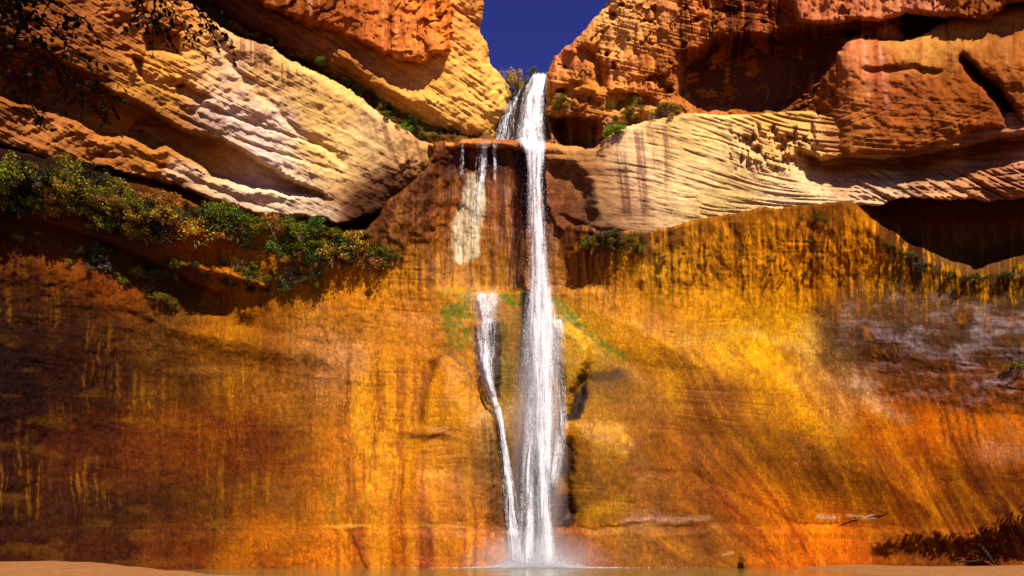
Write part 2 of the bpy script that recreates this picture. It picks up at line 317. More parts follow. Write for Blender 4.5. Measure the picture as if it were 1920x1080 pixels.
# ------------------------------------------------------------------ rock colours (stains and mineral bands of the stone, with some shade painted in)
def field(points, sig=46.0):
    num = np.zeros(LX.shape + (3,)); den = np.full(LX.shape, 1e-9)
    far = np.full(LX.shape, 1e-9)
    for (px, py, c) in points:
        d2 = (LX - px) ** 2 + (LY - py) ** 2
        w = np.exp(-d2 / (2 * sig * sig)) + 2e-4 / (1 + d2 / (sig * sig)) ** 1.5
        den += w; cc = lin(c)
        for k in range(3): num[..., k] += w * cc[k]
    return num / den[..., None]
P = {}
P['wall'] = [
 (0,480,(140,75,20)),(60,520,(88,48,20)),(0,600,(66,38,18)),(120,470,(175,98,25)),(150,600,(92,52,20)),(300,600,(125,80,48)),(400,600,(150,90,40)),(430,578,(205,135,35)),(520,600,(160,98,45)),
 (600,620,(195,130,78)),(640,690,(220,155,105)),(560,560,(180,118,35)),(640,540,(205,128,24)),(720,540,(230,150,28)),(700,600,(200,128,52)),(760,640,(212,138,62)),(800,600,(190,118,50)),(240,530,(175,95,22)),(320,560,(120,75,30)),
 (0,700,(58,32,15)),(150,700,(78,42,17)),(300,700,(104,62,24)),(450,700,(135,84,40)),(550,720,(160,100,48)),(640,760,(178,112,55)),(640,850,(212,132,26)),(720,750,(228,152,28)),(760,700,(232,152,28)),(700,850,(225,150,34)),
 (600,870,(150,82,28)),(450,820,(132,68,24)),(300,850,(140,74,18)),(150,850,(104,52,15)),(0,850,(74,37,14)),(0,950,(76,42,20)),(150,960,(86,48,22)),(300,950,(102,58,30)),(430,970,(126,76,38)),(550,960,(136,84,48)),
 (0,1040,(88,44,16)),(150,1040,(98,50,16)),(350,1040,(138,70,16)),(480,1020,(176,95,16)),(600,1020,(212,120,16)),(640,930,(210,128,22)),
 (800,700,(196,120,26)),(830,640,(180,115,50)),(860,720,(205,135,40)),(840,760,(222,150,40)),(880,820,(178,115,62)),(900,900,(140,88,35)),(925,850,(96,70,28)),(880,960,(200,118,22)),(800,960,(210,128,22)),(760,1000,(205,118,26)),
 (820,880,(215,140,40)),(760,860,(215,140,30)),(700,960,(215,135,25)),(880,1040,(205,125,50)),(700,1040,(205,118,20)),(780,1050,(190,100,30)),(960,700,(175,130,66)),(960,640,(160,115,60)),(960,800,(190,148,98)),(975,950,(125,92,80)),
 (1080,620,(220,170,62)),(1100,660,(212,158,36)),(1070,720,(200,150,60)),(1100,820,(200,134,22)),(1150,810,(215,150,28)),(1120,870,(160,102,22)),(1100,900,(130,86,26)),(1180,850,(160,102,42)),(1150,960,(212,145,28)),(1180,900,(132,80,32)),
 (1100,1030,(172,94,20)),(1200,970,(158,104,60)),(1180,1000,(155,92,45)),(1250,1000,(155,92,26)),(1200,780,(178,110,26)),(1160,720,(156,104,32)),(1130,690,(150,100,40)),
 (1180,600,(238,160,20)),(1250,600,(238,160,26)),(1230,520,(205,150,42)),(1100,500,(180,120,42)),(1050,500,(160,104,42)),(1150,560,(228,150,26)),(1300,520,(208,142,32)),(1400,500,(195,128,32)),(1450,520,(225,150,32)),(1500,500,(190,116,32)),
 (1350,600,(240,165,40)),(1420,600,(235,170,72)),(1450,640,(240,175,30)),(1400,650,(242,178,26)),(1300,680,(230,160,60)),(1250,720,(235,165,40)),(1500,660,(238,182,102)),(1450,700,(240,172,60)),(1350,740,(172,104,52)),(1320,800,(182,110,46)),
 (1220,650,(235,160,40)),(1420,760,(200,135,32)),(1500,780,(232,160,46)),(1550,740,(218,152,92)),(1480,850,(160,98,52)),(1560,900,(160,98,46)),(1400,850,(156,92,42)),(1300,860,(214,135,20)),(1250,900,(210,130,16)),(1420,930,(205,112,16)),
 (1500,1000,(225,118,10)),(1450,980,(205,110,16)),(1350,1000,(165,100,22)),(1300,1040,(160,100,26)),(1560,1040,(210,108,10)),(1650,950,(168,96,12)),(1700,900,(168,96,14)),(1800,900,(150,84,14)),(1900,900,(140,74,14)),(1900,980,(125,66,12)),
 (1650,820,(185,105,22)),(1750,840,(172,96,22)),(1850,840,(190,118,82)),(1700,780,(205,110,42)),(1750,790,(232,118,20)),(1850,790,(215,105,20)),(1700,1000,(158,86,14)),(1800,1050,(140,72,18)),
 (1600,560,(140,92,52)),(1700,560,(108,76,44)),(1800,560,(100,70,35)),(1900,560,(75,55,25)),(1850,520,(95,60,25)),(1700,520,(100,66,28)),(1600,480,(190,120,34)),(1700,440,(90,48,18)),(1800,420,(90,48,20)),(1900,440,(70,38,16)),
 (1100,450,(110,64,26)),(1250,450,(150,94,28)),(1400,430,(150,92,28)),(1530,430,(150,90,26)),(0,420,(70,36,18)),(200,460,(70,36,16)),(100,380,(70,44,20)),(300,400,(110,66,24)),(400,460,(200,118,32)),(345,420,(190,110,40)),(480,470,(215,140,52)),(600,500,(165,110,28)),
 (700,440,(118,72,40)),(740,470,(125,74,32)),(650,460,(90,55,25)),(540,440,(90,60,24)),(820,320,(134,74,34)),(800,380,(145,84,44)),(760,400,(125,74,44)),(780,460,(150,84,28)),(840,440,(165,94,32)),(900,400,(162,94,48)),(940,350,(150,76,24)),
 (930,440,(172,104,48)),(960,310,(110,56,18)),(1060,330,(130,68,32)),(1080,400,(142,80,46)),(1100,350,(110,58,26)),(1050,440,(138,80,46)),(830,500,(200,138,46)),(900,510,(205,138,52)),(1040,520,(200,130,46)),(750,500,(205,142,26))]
P['bank'] = [(500,60,(72,48,34)),(640,140,(84,58,32)),(800,240,(110,78,38)),(700,200,(80,60,30))]
P['right_bank'] = [(1600,60,(90,48,28)),(1100,250,(100,60,32)),(1900,40,(90,48,28))]
P['lip'] = [(820,270,(190,120,50)),(900,270,(175,105,45)),(960,270,(160,90,40)),(1060,285,(190,125,60)),(1120,290,(180,120,60))]
P['chute'] = [(940,230,(75,48,38)),(960,180,(80,52,40)),(1000,200,(85,60,50)),(925,240,(120,70,40))]
P['left_tier'] = [(500,20,(120,66,26)),(640,90,(150,84,26)),(560,90,(66,40,28)),(480,40,(62,38,26)),(700,130,(175,108,34)),(760,150,(170,105,36)),(660,165,(105,68,30)),(760,195,(225,165,60)),(720,185,(200,138,62)),(820,210,(232,175,72)),(850,150,(222,158,62)),(880,190,(236,178,74)),(930,160,(236,176,74)),(900,110,(220,140,55)),(900,235,(222,158,60)),(860,245,(205,140,60)),(560,60,(140,78,26)),(420,0,(70,42,26))]
P['left_top'] = [(650,20,(165,84,36)),(720,40,(205,112,48)),(760,80,(210,120,52)),(800,30,(215,118,42)),(860,40,(218,122,42)),(880,20,(210,112,38)),(560,10,(130,66,24)),(640,50,(150,76,30)),(820,90,(190,105,40))]
P['left_slab'] = [(0,40,(110,62,24)),(100,60,(165,95,38)),(100,100,(150,86,34)),(250,50,(185,112,48)),(330,30,(205,130,54)),(300,150,(216,150,52)),(400,100,(228,165,72)),(420,150,(212,165,115)),(480,170,(222,172,95)),(500,220,(228,195,165)),(560,150,(220,172,95)),
 (450,70,(215,160,105)),(620,190,(230,180,98)),(600,280,(234,190,105)),(700,280,(228,188,128)),(760,300,(212,168,104)),(700,340,(185,136,86)),(640,300,(228,184,112)),(480,330,(220,192,172)),(440,220,(205,175,165)),(400,310,(222,160,56)),(300,290,(205,132,44)),(550,370,(228,198,165)),
 (200,270,(198,124,42)),(100,250,(170,104,42)),(0,270,(150,92,45)),(150,170,(120,66,26)),(300,230,(125,72,30)),(60,160,(105,58,24)),(400,270,(120,74,40)),(740,370,(128,80,58)),(680,400,(112,72,50)),(600,430,(120,72,42)),(450,400,(140,86,40)),(350,360,(120,74,34)),(200,320,(125,74,32)),(0,210,(150,88,36)),(790,290,(190,130,70))]
P['right_top'] = [(1060,110,(190,105,70)),(1100,80,(205,132,62)),(1150,40,(222,162,88)),(1200,60,(214,150,76)),(1100,170,(198,120,44)),(1250,100,(170,96,34)),(1350,50,(170,92,38)),(1350,150,(165,92,24)),(1430,190,(120,66,24)),(1060,180,(205,132,50)),(1450,30,(165,84,42)),(1200,140,(195,115,45)),(1180,200,(190,125,60)),(1070,240,(110,62,26)),(1290,20,(185,105,42)),(1240,10,(200,130,70)),(1500,100,(120,60,24))]
P['right_roof'] = [(1500,10,(190,105,60)),(1600,20,(200,115,68)),(1700,10,(200,120,80)),(1850,0,(150,80,30))]
P['right_block'] = [(1600,90,(215,130,80)),(1650,120,(205,112,58)),(1700,200,(165,84,34)),(1600,200,(178,104,44)),(1800,150,(172,92,32)),(1900,100,(172,98,38)),(1850,200,(152,78,28)),(1550,260,(192,124,54)),(1700,90,(205,140,62)),(1800,60,(200,135,58)),(1640,250,(170,98,38)),(1760,250,(160,88,30)),(1540,200,(150,84,34)),(1900,40,(165,100,40))]
P['right_slab'] = [(1200,300,(220,182,126)),(1300,260,(234,192,108)),(1400,300,(222,182,116)),(1350,380,(206,172,100)),(1500,350,(220,190,136)),(1650,340,(225,186,138)),(1080,290,(190,134,66)),(1050,340,(120,62,28)),(1060,400,(125,70,40)),(1150,380,(192,148,96)),(1120,330,(170,118,66)),
 (1260,230,(225,180,105)),(1450,250,(208,158,66)),(1700,300,(140,80,32)),(1850,300,(110,58,24)),(1850,330,(150,92,50)),(1600,300,(170,104,42)),(1900,300,(180,120,80)),(1800,345,(200,145,95)),(1120,425,(110,70,40)),(1500,300,(214,165,90)),(1300,330,(228,192,126))]

bigvar = fbm(GX / 90, GY / 90, 4, 14); finev = fbm(GX / 7, GY / 7, 3, 6); spk = noise(GX / 2.1, GY / 2.1, 4)
streak = fbm((GX + 6 * W1 + 1.5 * WF1) / 5.0, (GY + 40 * W2) / 100, 4, 8, 0.65) + 0.25 * fbm(GX / 5, GY / 9, 3, 3)
streak2 = fbm((GX + 8 * W1) / 14.0, GY / 260, 4, 2, 0.6)
flowx = GX - 0.55 * (GY - 560) * ss(1050, 1500, GX) * ss(560, 700, GY)   # aprons whose streaks lean down-right
lean = fbm(flowx / 7.0, GY / 170, 4, 5, 0.6)

for i, key in enumerate(KEYS):
    idx = np.nonzero(LAB == i)[0]
    if not len(idx): continue
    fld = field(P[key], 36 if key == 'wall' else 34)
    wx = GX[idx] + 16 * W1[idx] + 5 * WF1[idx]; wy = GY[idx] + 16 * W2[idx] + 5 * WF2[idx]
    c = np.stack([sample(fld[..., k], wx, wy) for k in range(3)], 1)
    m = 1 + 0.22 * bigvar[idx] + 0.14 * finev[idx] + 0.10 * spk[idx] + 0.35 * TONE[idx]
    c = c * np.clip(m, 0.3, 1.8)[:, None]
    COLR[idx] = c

def mixc(mask, rgb, idx=slice(None)):
    c = lin(rgb)
    m = np.clip(mask, 0, 1)[:, None]
    COLR[:] = COLR * (1 - m) + c * m
def mul(mask, rgbm):
    m = np.clip(mask, 0, 1)[:, None]; COLR[:] = COLR * (1 - m + m * np.array(rgbm))
wxx = GX + 7 * W1 + 3 * WF1; wyy = GY + 7 * W2 + 3 * WF2
def pm(poly, soft=10): return ss(-soft, soft, sample(sdf(poly), wxx, wyy))
def st(pts, w): 
    d = sample(linedist(pts, LX, LY), GX + 2.5 * WF1, GY + 2.5 * WF2); return np.exp(-(d / w) ** 2)
isw = (LAB == 0); isl = LAB == KEYS.index('left_slab'); isr = LAB == KEYS.index('right_slab')
# vertical streaking over the hanging wall, strongest below the overhangs
zone = isw * ss(400, 430, GY) * (0.25 + 0.75 * ss(640, 520, GY)) * ss(1040, 1120, GX) * ss(1000, 940, GY)
mul(zone * ss(-0.05, 0.4, streak) * 0.72, (0.36, 0.30, 0.30))
mixc(zone * ss(0.15, 0.6, -streak) * 0.55 * ss(640, 560, GY), (245, 165, 25))
topd = isw * ss(520, 400 , GY - 60 * streak) * ss(1080, 1150, GX)
mul(topd * 0.38 * ss(-0.3, 0.4, streak2), (0.4, 0.33, 0.3))
zl = isw * ss(800, 700, GX) * ss(400, 460, GY)
mul(zl * ss(0.0, 0.6, streak) * 0.55, (0.45, 0.40, 0.34))
mixc(zl * ss(0.15, 0.8, -streak) * 0.42 * ss(-0.3, 0.4, bigvar) * ss(560, 460, GX) * ss(1000, 940, GY), (225, 150, 30))
mul(isw * ss(0.0, 0.6, streak2) * 0.35, (0.6, 0.5, 0.5))
zr = isw * ss(1150, 1250, GX) * ss(600, 680, GY)
lm = ss(-0.35, 0.45, fbm((GX - 0.5 * GY) / 120, GY / 160, 3, 13)); lean2 = fbm((flowx + 10 * W1) / 26.0, GY / 300, 4, 9, 0.6)
mul(zr * ss(-0.1, 0.5, lean) * 0.6 * lm, (0.52, 0.42, 0.42)); mixc(zr * ss(0.1, 0.9, -lean) * 0.34 * lm, (240, 168, 76))
mul(zr * ss(-0.1, 0.6, lean2) * 0.6, (0.55, 0.42, 0.42)); mixc(zr * ss(0.0, 0.7, -lean2) * 0.3, (238, 156, 50))
zc = isw * ss(690, 740, GX) * ss(1180, 1100, GX) * ss(600, 560, GY)
mul(zc * ss(-0.15, 0.4, streak) * 0.6, (0.42, 0.34, 0.32)); mixc(zc * ss(0.2, 0.7, -streak) * 0.3, (215, 150, 90))
cl = isw * ss(600, 680, GX) * ss(950, 900, GX) * ss(650, 720, GY)
mul(cl * ss(0.0, 0.5, streak2) * 0.6, (0.62, 0.48, 0.45)); mul(cl * ss(0.0, 0.5, streak) * 0.35, (0.6, 0.5, 0.5)); mixc(cl * ss(0.1, 0.6, -streak2) * 0.35, (238, 164, 58))
# pink silt bloom along the benches
bloom = fbm(GX / 80, GY / 24, 4, 11)
mixc(isw * ss(560, 640, GY) * ss(0.2, 0.7, bloom) * 0.13, (205, 140, 85))
pv1 = fbm((GX + 20 * W1) / 62, (GY + 20 * W2) / 95, 5, 7); pv2 = fbm((GX + 12 * W2) / 45, GY / 30, 5, 12); low_ = isw * ss(520, 620, GY)
mul(low_ * ss(0.05, 0.6, pv1) * 0.4, (0.62, 0.52, 0.5)); mixc(low_ * ss(0.2, 0.7, pv2) * 0.16 * ss(420, 560, GX), (186, 120, 76))
mul(low_ * ss(0.0, 0.6, pv2) * 0.3, (0.66, 0.6, 0.6))
for pts, w, c, a in [([(1300, 735), (1370, 745), (1400, 780)], 30, (158, 94, 56), 0.6), ([(1290, 795), (1360, 815), (1430, 860), (1500, 890)], 26, (150, 88, 50), 0.55), ([(1600, 700), (1640, 760), (1700, 790)], 14, (222, 178, 140), 0.45),
                     ([(1180, 965), (1260, 972)], 12, (190, 130, 100), 0.5), ([(560, 560), (700, 590), (800, 600)], 14, (205, 140, 90), 0.4), ([(1280, 640), (1400, 620), (1520, 660)], 12, (240, 195, 120), 0.35), ([(1850, 845), (1920, 850)], 18, (205, 140, 105), 0.5),
                     ([(1170, 700), (1110, 730)], 16, (120, 84, 70), 0.5), ([(840, 830), (850, 900), (860, 960)], 22, (170, 108, 60), 0.5), ([(1190, 840), (1230, 900), (1250, 960)], 26, (130, 80, 46), 0.5), ([(680, 700), (672, 780), (690, 850)], 7, (250, 190, 70), 0.4),
                     ([(705, 890), (660, 975)], 6, (250, 190, 60), 0.4), ([(1090, 800), (1160, 806), (1180, 830)], 9, (232, 170, 50), 0.6), ([(1120, 830), (1170, 850)], 7, (232, 170, 50), 0.5), ([(1110, 960), (1165, 945)], 14, (228, 160, 36), 0.5),
                     ([(560, 980), (480, 1010), (420, 1050)], 30, (215, 130, 20), 0.5), ([(1550, 960), (1600, 1020)], 34, (224, 122, 14), 0.5)]:
    mixc(isw * st(pts, w) * a * (0.7 + 0.5 * streak), c)
# grey and lavender mineral crust at the right
cr = isw * pm([(1535, 590), (1640, 572), (1800, 575), (1920, 590), (2340, 600), (2340, 790), (1920, 785), (1850, 770), (1760, 755), (1650, 730), (1560, 690)], 50)
cn = fbm(GX / 42, GY / 16, 5, 3); spk2c = noise(GX / 3, GY / 3, 5); cn2 = fbm(GX / 16, GY / 60, 4, 9)
mixc(cr * 0.75, (98, 70, 60)); mixc(cr * ss(0.0, 0.8, cn) * 0.55, (165, 138, 138)); mul(cr * ss(0.0, 0.4, cn2) * 0.6, (0.5, 0.42, 0.42)); mul(cr * ss(0.0, 0.4, fbm(GX / 70, GY / 7, 4, 6)) * 0.5, (0.5, 0.42, 0.4)); mixc(cr * ss(0.45, 0.9, cn2) * 0.45, (205, 120, 40)); mixc(cr * ss(0.1, 0.5, -cn) * 0.6, (96, 58, 30))
orf = isw * pm([(1700, 790), (1760, 772), (1850, 770), (2340, 780), (2340, 812), (1900, 815), (1760, 822), (1690, 812)], 12)
mixc(orf * 0.5 * ss(-0.7, 0.2, lean), (228, 128, 30))
for k, x0 in enumerate([1760, 1772, 1790, 1808, 1820]): mul(isw * st([(x0, 765), (x0 + 8, 800), (x0 + 14, 828)], 3.2) * 0.8, (0.25, 0.2, 0.2))
# recess: white mineral patch, dark wet bands, drips
wp_ = isw * pm([(870, 335), (885, 325), (905, 330), (912, 380), (900, 430), (900, 480), (870, 492), (852, 484), (848, 440), (862, 380)], 5)
mixc(wp_ * (0.75 + 0.4 * streak), (234, 216, 178)); mul(wp_ * ss(0.2, 0.7, streak) * 0.8, (0.35, 0.28, 0.28))
mul(isw * pm([(950, 290), (992, 290), (994, 545), (950, 545), (946, 440)], 8) * 0.72 * ss(-0.7, 0.2, streak), (0.25, 0.2, 0.2))
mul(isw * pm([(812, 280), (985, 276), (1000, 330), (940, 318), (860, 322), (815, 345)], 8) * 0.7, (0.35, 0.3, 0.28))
mul(isw * pm([(690, 470), (760, 330), (810, 300), (790, 360), (750, 440), (735, 520), (712, 515)], 8) * 0.5 * ss(-0.4, 0.3, streak), (0.35, 0.3, 0.3))
mul((isr | isw) * pm([(1030, 298), (1080, 305), (1130, 420), (1215, 440), (1230, 470), (1110, 460), (1060, 400), (1030, 380)], 8) * 0.55 * ss(-0.6, 0.3, fbm(GX / 10, GY / 14, 3, 5)), (0.3, 0.25, 0.25))
zcc = isw * pm([(800, 285), (1030, 285), (1040, 540), (720, 540), (760, 430)], 16)
mul(zcc * ss(-0.1, 0.35, fbm((GX + 3 * W1) / 7, (GY + 30 * W2) / 190, 4, 11, 0.6)) * 0.75, (0.42, 0.34, 0.32)); mixc(zcc * ss(0.15, 0.7, fbm((GX + 3 * W1) / 9, GY / 150, 4, 4, 0.6)) * 0.35, (205, 130, 70))
mul(isw * st([(905, 742), (885, 705), (862, 676), (845, 664), (824, 668), (808, 690), (798, 730), (788, 790)], 6) * 0.55, (0.45, 0.36, 0.32))
mixc(isw * st([(858, 668), (880, 695), (905, 735), (930, 775)], 3) * 0.5, (190, 150, 110)); mul(isw * st([(822, 640), (846, 655), (870, 660)], 7) * 0.5, (0.5, 0.45, 0.4))
# moss and wet dark rock near the falls
mossn = fbm(GX / 12, GY / 9, 4, 6)
mossn = mossn + 0.1 + 0.5 * noise(GX / 4, GY / 6, 3)
mo = isw * pm([(826, 560), (860, 545), (885, 546), (885, 640), (860, 655), (832, 650), (824, 610)], 18) * ss(-0.5, 0.4, mossn)
mixc(mo * 0.85, (112, 124, 44))
mixc(isw * pm([(935, 546), (985, 546), (985, 572), (962, 570), (940, 566)], 4) * 0.8 * ss(-0.7, 0.2, mossn), (96, 128, 22))
mixc(isw * (st([(1035, 560), (1065, 585), (1100, 620), (1135, 650), (1168, 668)], 7)) * 0.95 * ss(-0.7, 0.1, mossn), (116, 128, 24))
mixc(isw * pm([(1030, 558), (1055, 562), (1085, 592), (1060, 604), (1035, 596)], 6) * 0.6 * ss(-0.5, 0.3, mossn), (110, 125, 50))
mixc(isw * pm([(930, 600), (950, 600), (960, 700), (945, 780), (930, 720)], 6) * 0.4, (96, 96, 30))
dk = (58, 42, 44)
for poly, a in [([(905, 598), (940, 596), (940, 660), (934, 740), (920, 740), (900, 690), (896, 640)], 0.85), ([(975, 548), (1000, 548), (1000, 640), (975, 600)], 0.6),
                ([(1070, 600), (1086, 605), (1098, 622), (1080, 614)], 0.8), ([(1100, 700), (1160, 690), (1170, 705), (1120, 722), (1100, 716)], 0.6), ([(1078, 742), (1100, 720), (1104, 745), (1090, 785), (1064, 790)], 0.95),
                ([(1078, 716), (1086, 700), (1090, 722), (1082, 734)], 0.8), ([(1052, 830), (1072, 830), (1078, 880), (1062, 905), (1048, 880)], 0.85), ([(1040, 935), (1070, 930), (1078, 980), (1062, 996), (1042, 985)], 0.85),
                ([(1040, 995), (1060, 1000), (1062, 1050), (1042, 1055)], 0.5), ([(975, 880), (1040, 880), (1045, 1060), (965, 1060)], 0.35)]:
    mixc(isw * pm(poly, 4) * a, dk)
mul(isw * pm([(900, 780), (938, 800), (950, 900), (950, 1000), (915, 1000), (905, 880)], 10) * 0.7 * ss(-0.5, 0.2, streak), (0.4, 0.42, 0.35))
mixc(isw * st([(938, 820), (942, 870), (946, 930)], 2.0) * 0.8, (90, 150, 20))
for px_, y0, y1 in [(602, 900, 975), (612, 878, 985), (618, 905, 980), (625, 925, 985)]:
    mixc(isw * st([(px_, y0), (px_ + 8, y1)], 2.4) * 0.5, (92, 92, 16))
mul(isw * pm([(1090, 790), (1065, 850), (1085, 960), (1180, 950), (1190, 870), (1150, 830)], 16) * 0.45 * ss(-0.4, 0.5, fbm(GX / 14, GY / 12, 4, 7)), (0.5, 0.5, 0.5))
mixc(isw * pm([(790, 700), (812, 672), (830, 668), (812, 700), (800, 740), (790, 790), (782, 760)], 6) * 0.5, (120, 66, 30))
mixc(isw * pm([(760, 805), (800, 797), (846, 800), (846, 822), (800, 826), (735, 812)], 4) * 0.6, (150, 92, 60))
# horizontal silt lines low on the wall
for pts, w, c, a in [([(600, 988), (720, 982), (930, 990)], 3, (235, 180, 100), 0.5), ([(1165, 975), (1330, 972)], 5, (205, 150, 130), 0.6), ([(1530, 968), (1640, 970)], 3.5, (215, 175, 160), 0.85), ([(1335, 984), (1405, 982)], 4, (220, 170, 140), 0.7),
                     ([(1355, 1040), (1375, 1034)], 3, (215, 160, 140), 0.7), ([(640, 722), (700, 726), (760, 722)], 3, (235, 190, 90), 0.5), ([(1280, 812), (1500, 812), (1600, 826)], 3, (120, 62, 28), 0.5)]:
    mixc(isw * st(pts, w) * a * ss(-0.6, 0.2, bloom), c)
# white salt bloom and purple varnish on the pale slabs
mixc(isl * pm([(405, 60), (440, 100), (500, 190), (560, 250), (560, 300), (470, 300), (400, 260), (380, 200), (420, 180)], 30) * 0.36 * ss(-0.3, 0.4, fbm(GX / 22, GY / 22, 4, 2)), (226, 204, 196))
mixc(isl * pm([(330, 290), (400, 330), (520, 360), (640, 390), (620, 408), (480, 396), (380, 360), (300, 325)], 9) * 0.55, (226, 196, 160))
drip = ss(0.05, 0.45, fbm(GX / 5.5, GY / 90, 3, 1))
mul(isl * pm([(440, 60), (520, 100), (590, 140), (560, 165), (500, 130), (450, 100)], 7) * drip * 0.85, (0.45, 0.36, 0.46))
mul(isl * pm([(690, 215), (740, 232), (790, 266), (812, 280), (800, 330), (760, 330), (735, 290), (700, 260)], 9) * ss(0.0, 0.5, fbm((GX - 0.25 * GY) / 9, GY / 120, 3, 5)) * 0.75, (0.42, 0.32, 0.36))
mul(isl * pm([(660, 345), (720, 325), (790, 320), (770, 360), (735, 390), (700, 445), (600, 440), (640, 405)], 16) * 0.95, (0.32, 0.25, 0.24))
mul(isl * ss(-0.1, 0.4, fbm((GX + 0.75 * GY) / 13, (GY - 0.75 * GX) / 120, 4, 6)) * ss(690, 760, GX + 0.3 * (GY - 300)) * ss(300, 350, GY) * 0.7, (0.4, 0.33, 0.32))
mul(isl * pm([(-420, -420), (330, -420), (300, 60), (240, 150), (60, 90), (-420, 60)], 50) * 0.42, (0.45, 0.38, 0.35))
mul(isw * pm([(640, 430), (720, 380), (800, 320), (800, 400), (740, 480), (700, 500)], 18) * 0.6 * ss(-0.5, 0.4, fbm((GX + 0.6 * GY) / 12, (GY - 0.6 * GX) / 60, 4, 6)), (0.5, 0.4, 0.42))
mul(isr * pm([(1125, 262), (1250, 228), (1262, 290), (1240, 400), (1190, 410), (1150, 400), (1130, 330)], 10) * ss(-0.1, 0.45, fbm((GX - 0.1 * GY) / 11, GY / 170, 4, 7)) * 0.82, (0.36, 0.27, 0.36))
mul(isr * pm([(1130, 360), (1260, 380), (1300, 420), (1210, 446), (1130, 446)], 12) * 0.3, (0.55, 0.5, 0.6))
# desert varnish on the upper cliffs
for kk in ('left_top', 'right_top', 'right_roof', 'right_block'):
    mk = (LAB == KEYS.index(kk)); sn = fbm((GX + 5 * W1) / 8, GY / 150, 4, 12, 0.6)
    mul(mk * ss(0.1, 0.6, sn) * 0.6, (0.5, 0.34, 0.3)); mixc(mk * ss(0.2, 0.7, -sn) * (0.25 if kk != 'right_block' else 0.12), (228, 165, 110))
mk = LAB == KEYS.index('right_top')
for x0, x1_ in [(1275, 1295), (1330, 1350), (1362, 1420), (1440, 1470)]:
    mul(mk * pm([(x0, -60), (x1_, -60), (x1_ - 4, 90), (x0 + 6, 120), (x0 - 2, 80)], 7) * 0.9 * ss(-0.7, 0.1, streak), (0.16, 0.14, 0.15))
mul(mk * pm([(1380, 90), (1420, 92), (1400, 150), (1370, 130)], 6) * 0.6, (0.3, 0.3, 0.3))
for kk, a in (('right_top', 0.55), ('right_roof', 0.5), ('right_block', 0.5)):
    mk = LAB == KEYS.index(kk); mul(mk * (ss(1200, 1330, GX) if kk == 'right_top' else 1.0) * ss(-0.7, 0.5, fbm(GX / 60, GY / 60, 4, 10)) * a, (0.52, 0.42, 0.38))
mk = LAB == KEYS.index('right_block')
mixc(mk * st([(1620, 85), (1625, 130), (1632, 180)], 3) * 0.6, (235, 170, 140)); mixc(mk * st([(1652, 85), (1655, 140), (1662, 200)], 3) * 0.5, (235, 175, 150))
mul(mk * pm([(1624, 130), (1660, 130), (1668, 270), (1645, 270)], 5) * 0.55, (0.6, 0.42, 0.45))
mul(mk * st([(1806, 112), (1830, 140), (1862, 160), (1885, 190), (1900, 225)], 8) * 0.7, (0.35, 0.3, 0.28))  # shadow in the curved crack, painted as a dark line
mk = LAB == KEYS.index('left_tier')
mul(mk * pm([(395, -20), (480, 30), (600, 100), (700, 172), (690, 190), (590, 130), (470, 70), (380, 20)], 9) * 0.45, (0.5, 0.5, 0.6))
COLR = np.where(isw[:, None], 1.05 * np.clip(COLR, 0, 2) ** np.array([1.10, 1.09, 1.12]), COLR)
_g = COLR.mean(1, keepdims=True); COLR = _g + (COLR - _g) * (1 + 0.08 * isw)[:, None]
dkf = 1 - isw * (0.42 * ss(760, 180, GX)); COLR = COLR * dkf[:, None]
spk2 = noise(GX / 2.3, GY / 2.8, 9) * 0.75 + noise(GX / 4.0, GY / 7.5, 2) * 0.4 + 0.45 * streak
COLR = COLR * (1 + isw * (0.38 * np.clip(spk2 - 0.28, 0, 1) * 2.2 - 0.30 * np.clip(-spk2 - 0.2, 0, 1) * 1.6))[:, None]
sp1 = noise(GX / 2.0, GY / 2.4, 7); sp2 = noise(GX / 2.4, GY / 2.0, 13); spm = ss(-0.3, 0.5, fbm(GX / 70, GY / 50, 3, 2)) * ss(470, 560, GY)
mul(isw * ss(0.45, 0.8, sp1) * 0.8 * spm, (1.7, 1.75, 2.2)); mul(isw * ss(0.66, 0.85, sp2) * 0.6 * spm, (0.3, 0.25, 0.25))
bench_shade = isw * pm([(-420, 400), (0, 402), (120, 415), (230, 440), (330, 480), (400, 520), (380, 556), (330, 556), (230, 520), (150, 490), (60, 450), (0, 425), (-420, 425)], 14)
mixc(bench_shade * 0.7, (84, 52, 30))  # shade under the left bench, painted into the wall colour
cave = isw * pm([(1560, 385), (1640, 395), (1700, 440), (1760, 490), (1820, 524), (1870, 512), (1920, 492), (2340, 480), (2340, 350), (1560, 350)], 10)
mixc(cave * 0.7, (110, 66, 34))  # shadow of the cave roof, deepened by darker wall colour
_sat = ss(0.72, 0.98, 1 - COLR[:, 2] / (COLR[:, 0] + 1e-4))[:, None]
COLR = np.where(isw[:, None], COLR * (np.array([0.84, 0.90, 0.95]) * (1 - _sat) + np.array([0.75, 0.78, 0.62]) * _sat), COLR)
for kk, f in (('left_slab', np.array([0.93, 0.88, 0.80])), ('right_slab', np.array([0.97, 0.92, 0.93])), ('right_block', 0.86), ('right_top', 1.15), ('left_tier', 1.12), ('left_top', 1.1), ('chute', 0.3), ('lip', 1.1)):
    COLR = np.where((LAB == KEYS.index(kk))[:, None], COLR * f, COLR)
for kk in ('left_slab', 'right_slab', 'left_tier'):
    _m = COLR.mean(1, keepdims=True); COLR = np.where((LAB == KEYS.index(kk))[:, None], _m + (COLR - _m) * 0.95, COLR)
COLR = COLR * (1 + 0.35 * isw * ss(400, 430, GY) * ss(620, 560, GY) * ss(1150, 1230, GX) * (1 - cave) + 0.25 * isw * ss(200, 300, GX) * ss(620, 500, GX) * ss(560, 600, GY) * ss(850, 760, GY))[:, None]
COLR = np.clip(COLR * 0.62, 0.0015, 0.75)
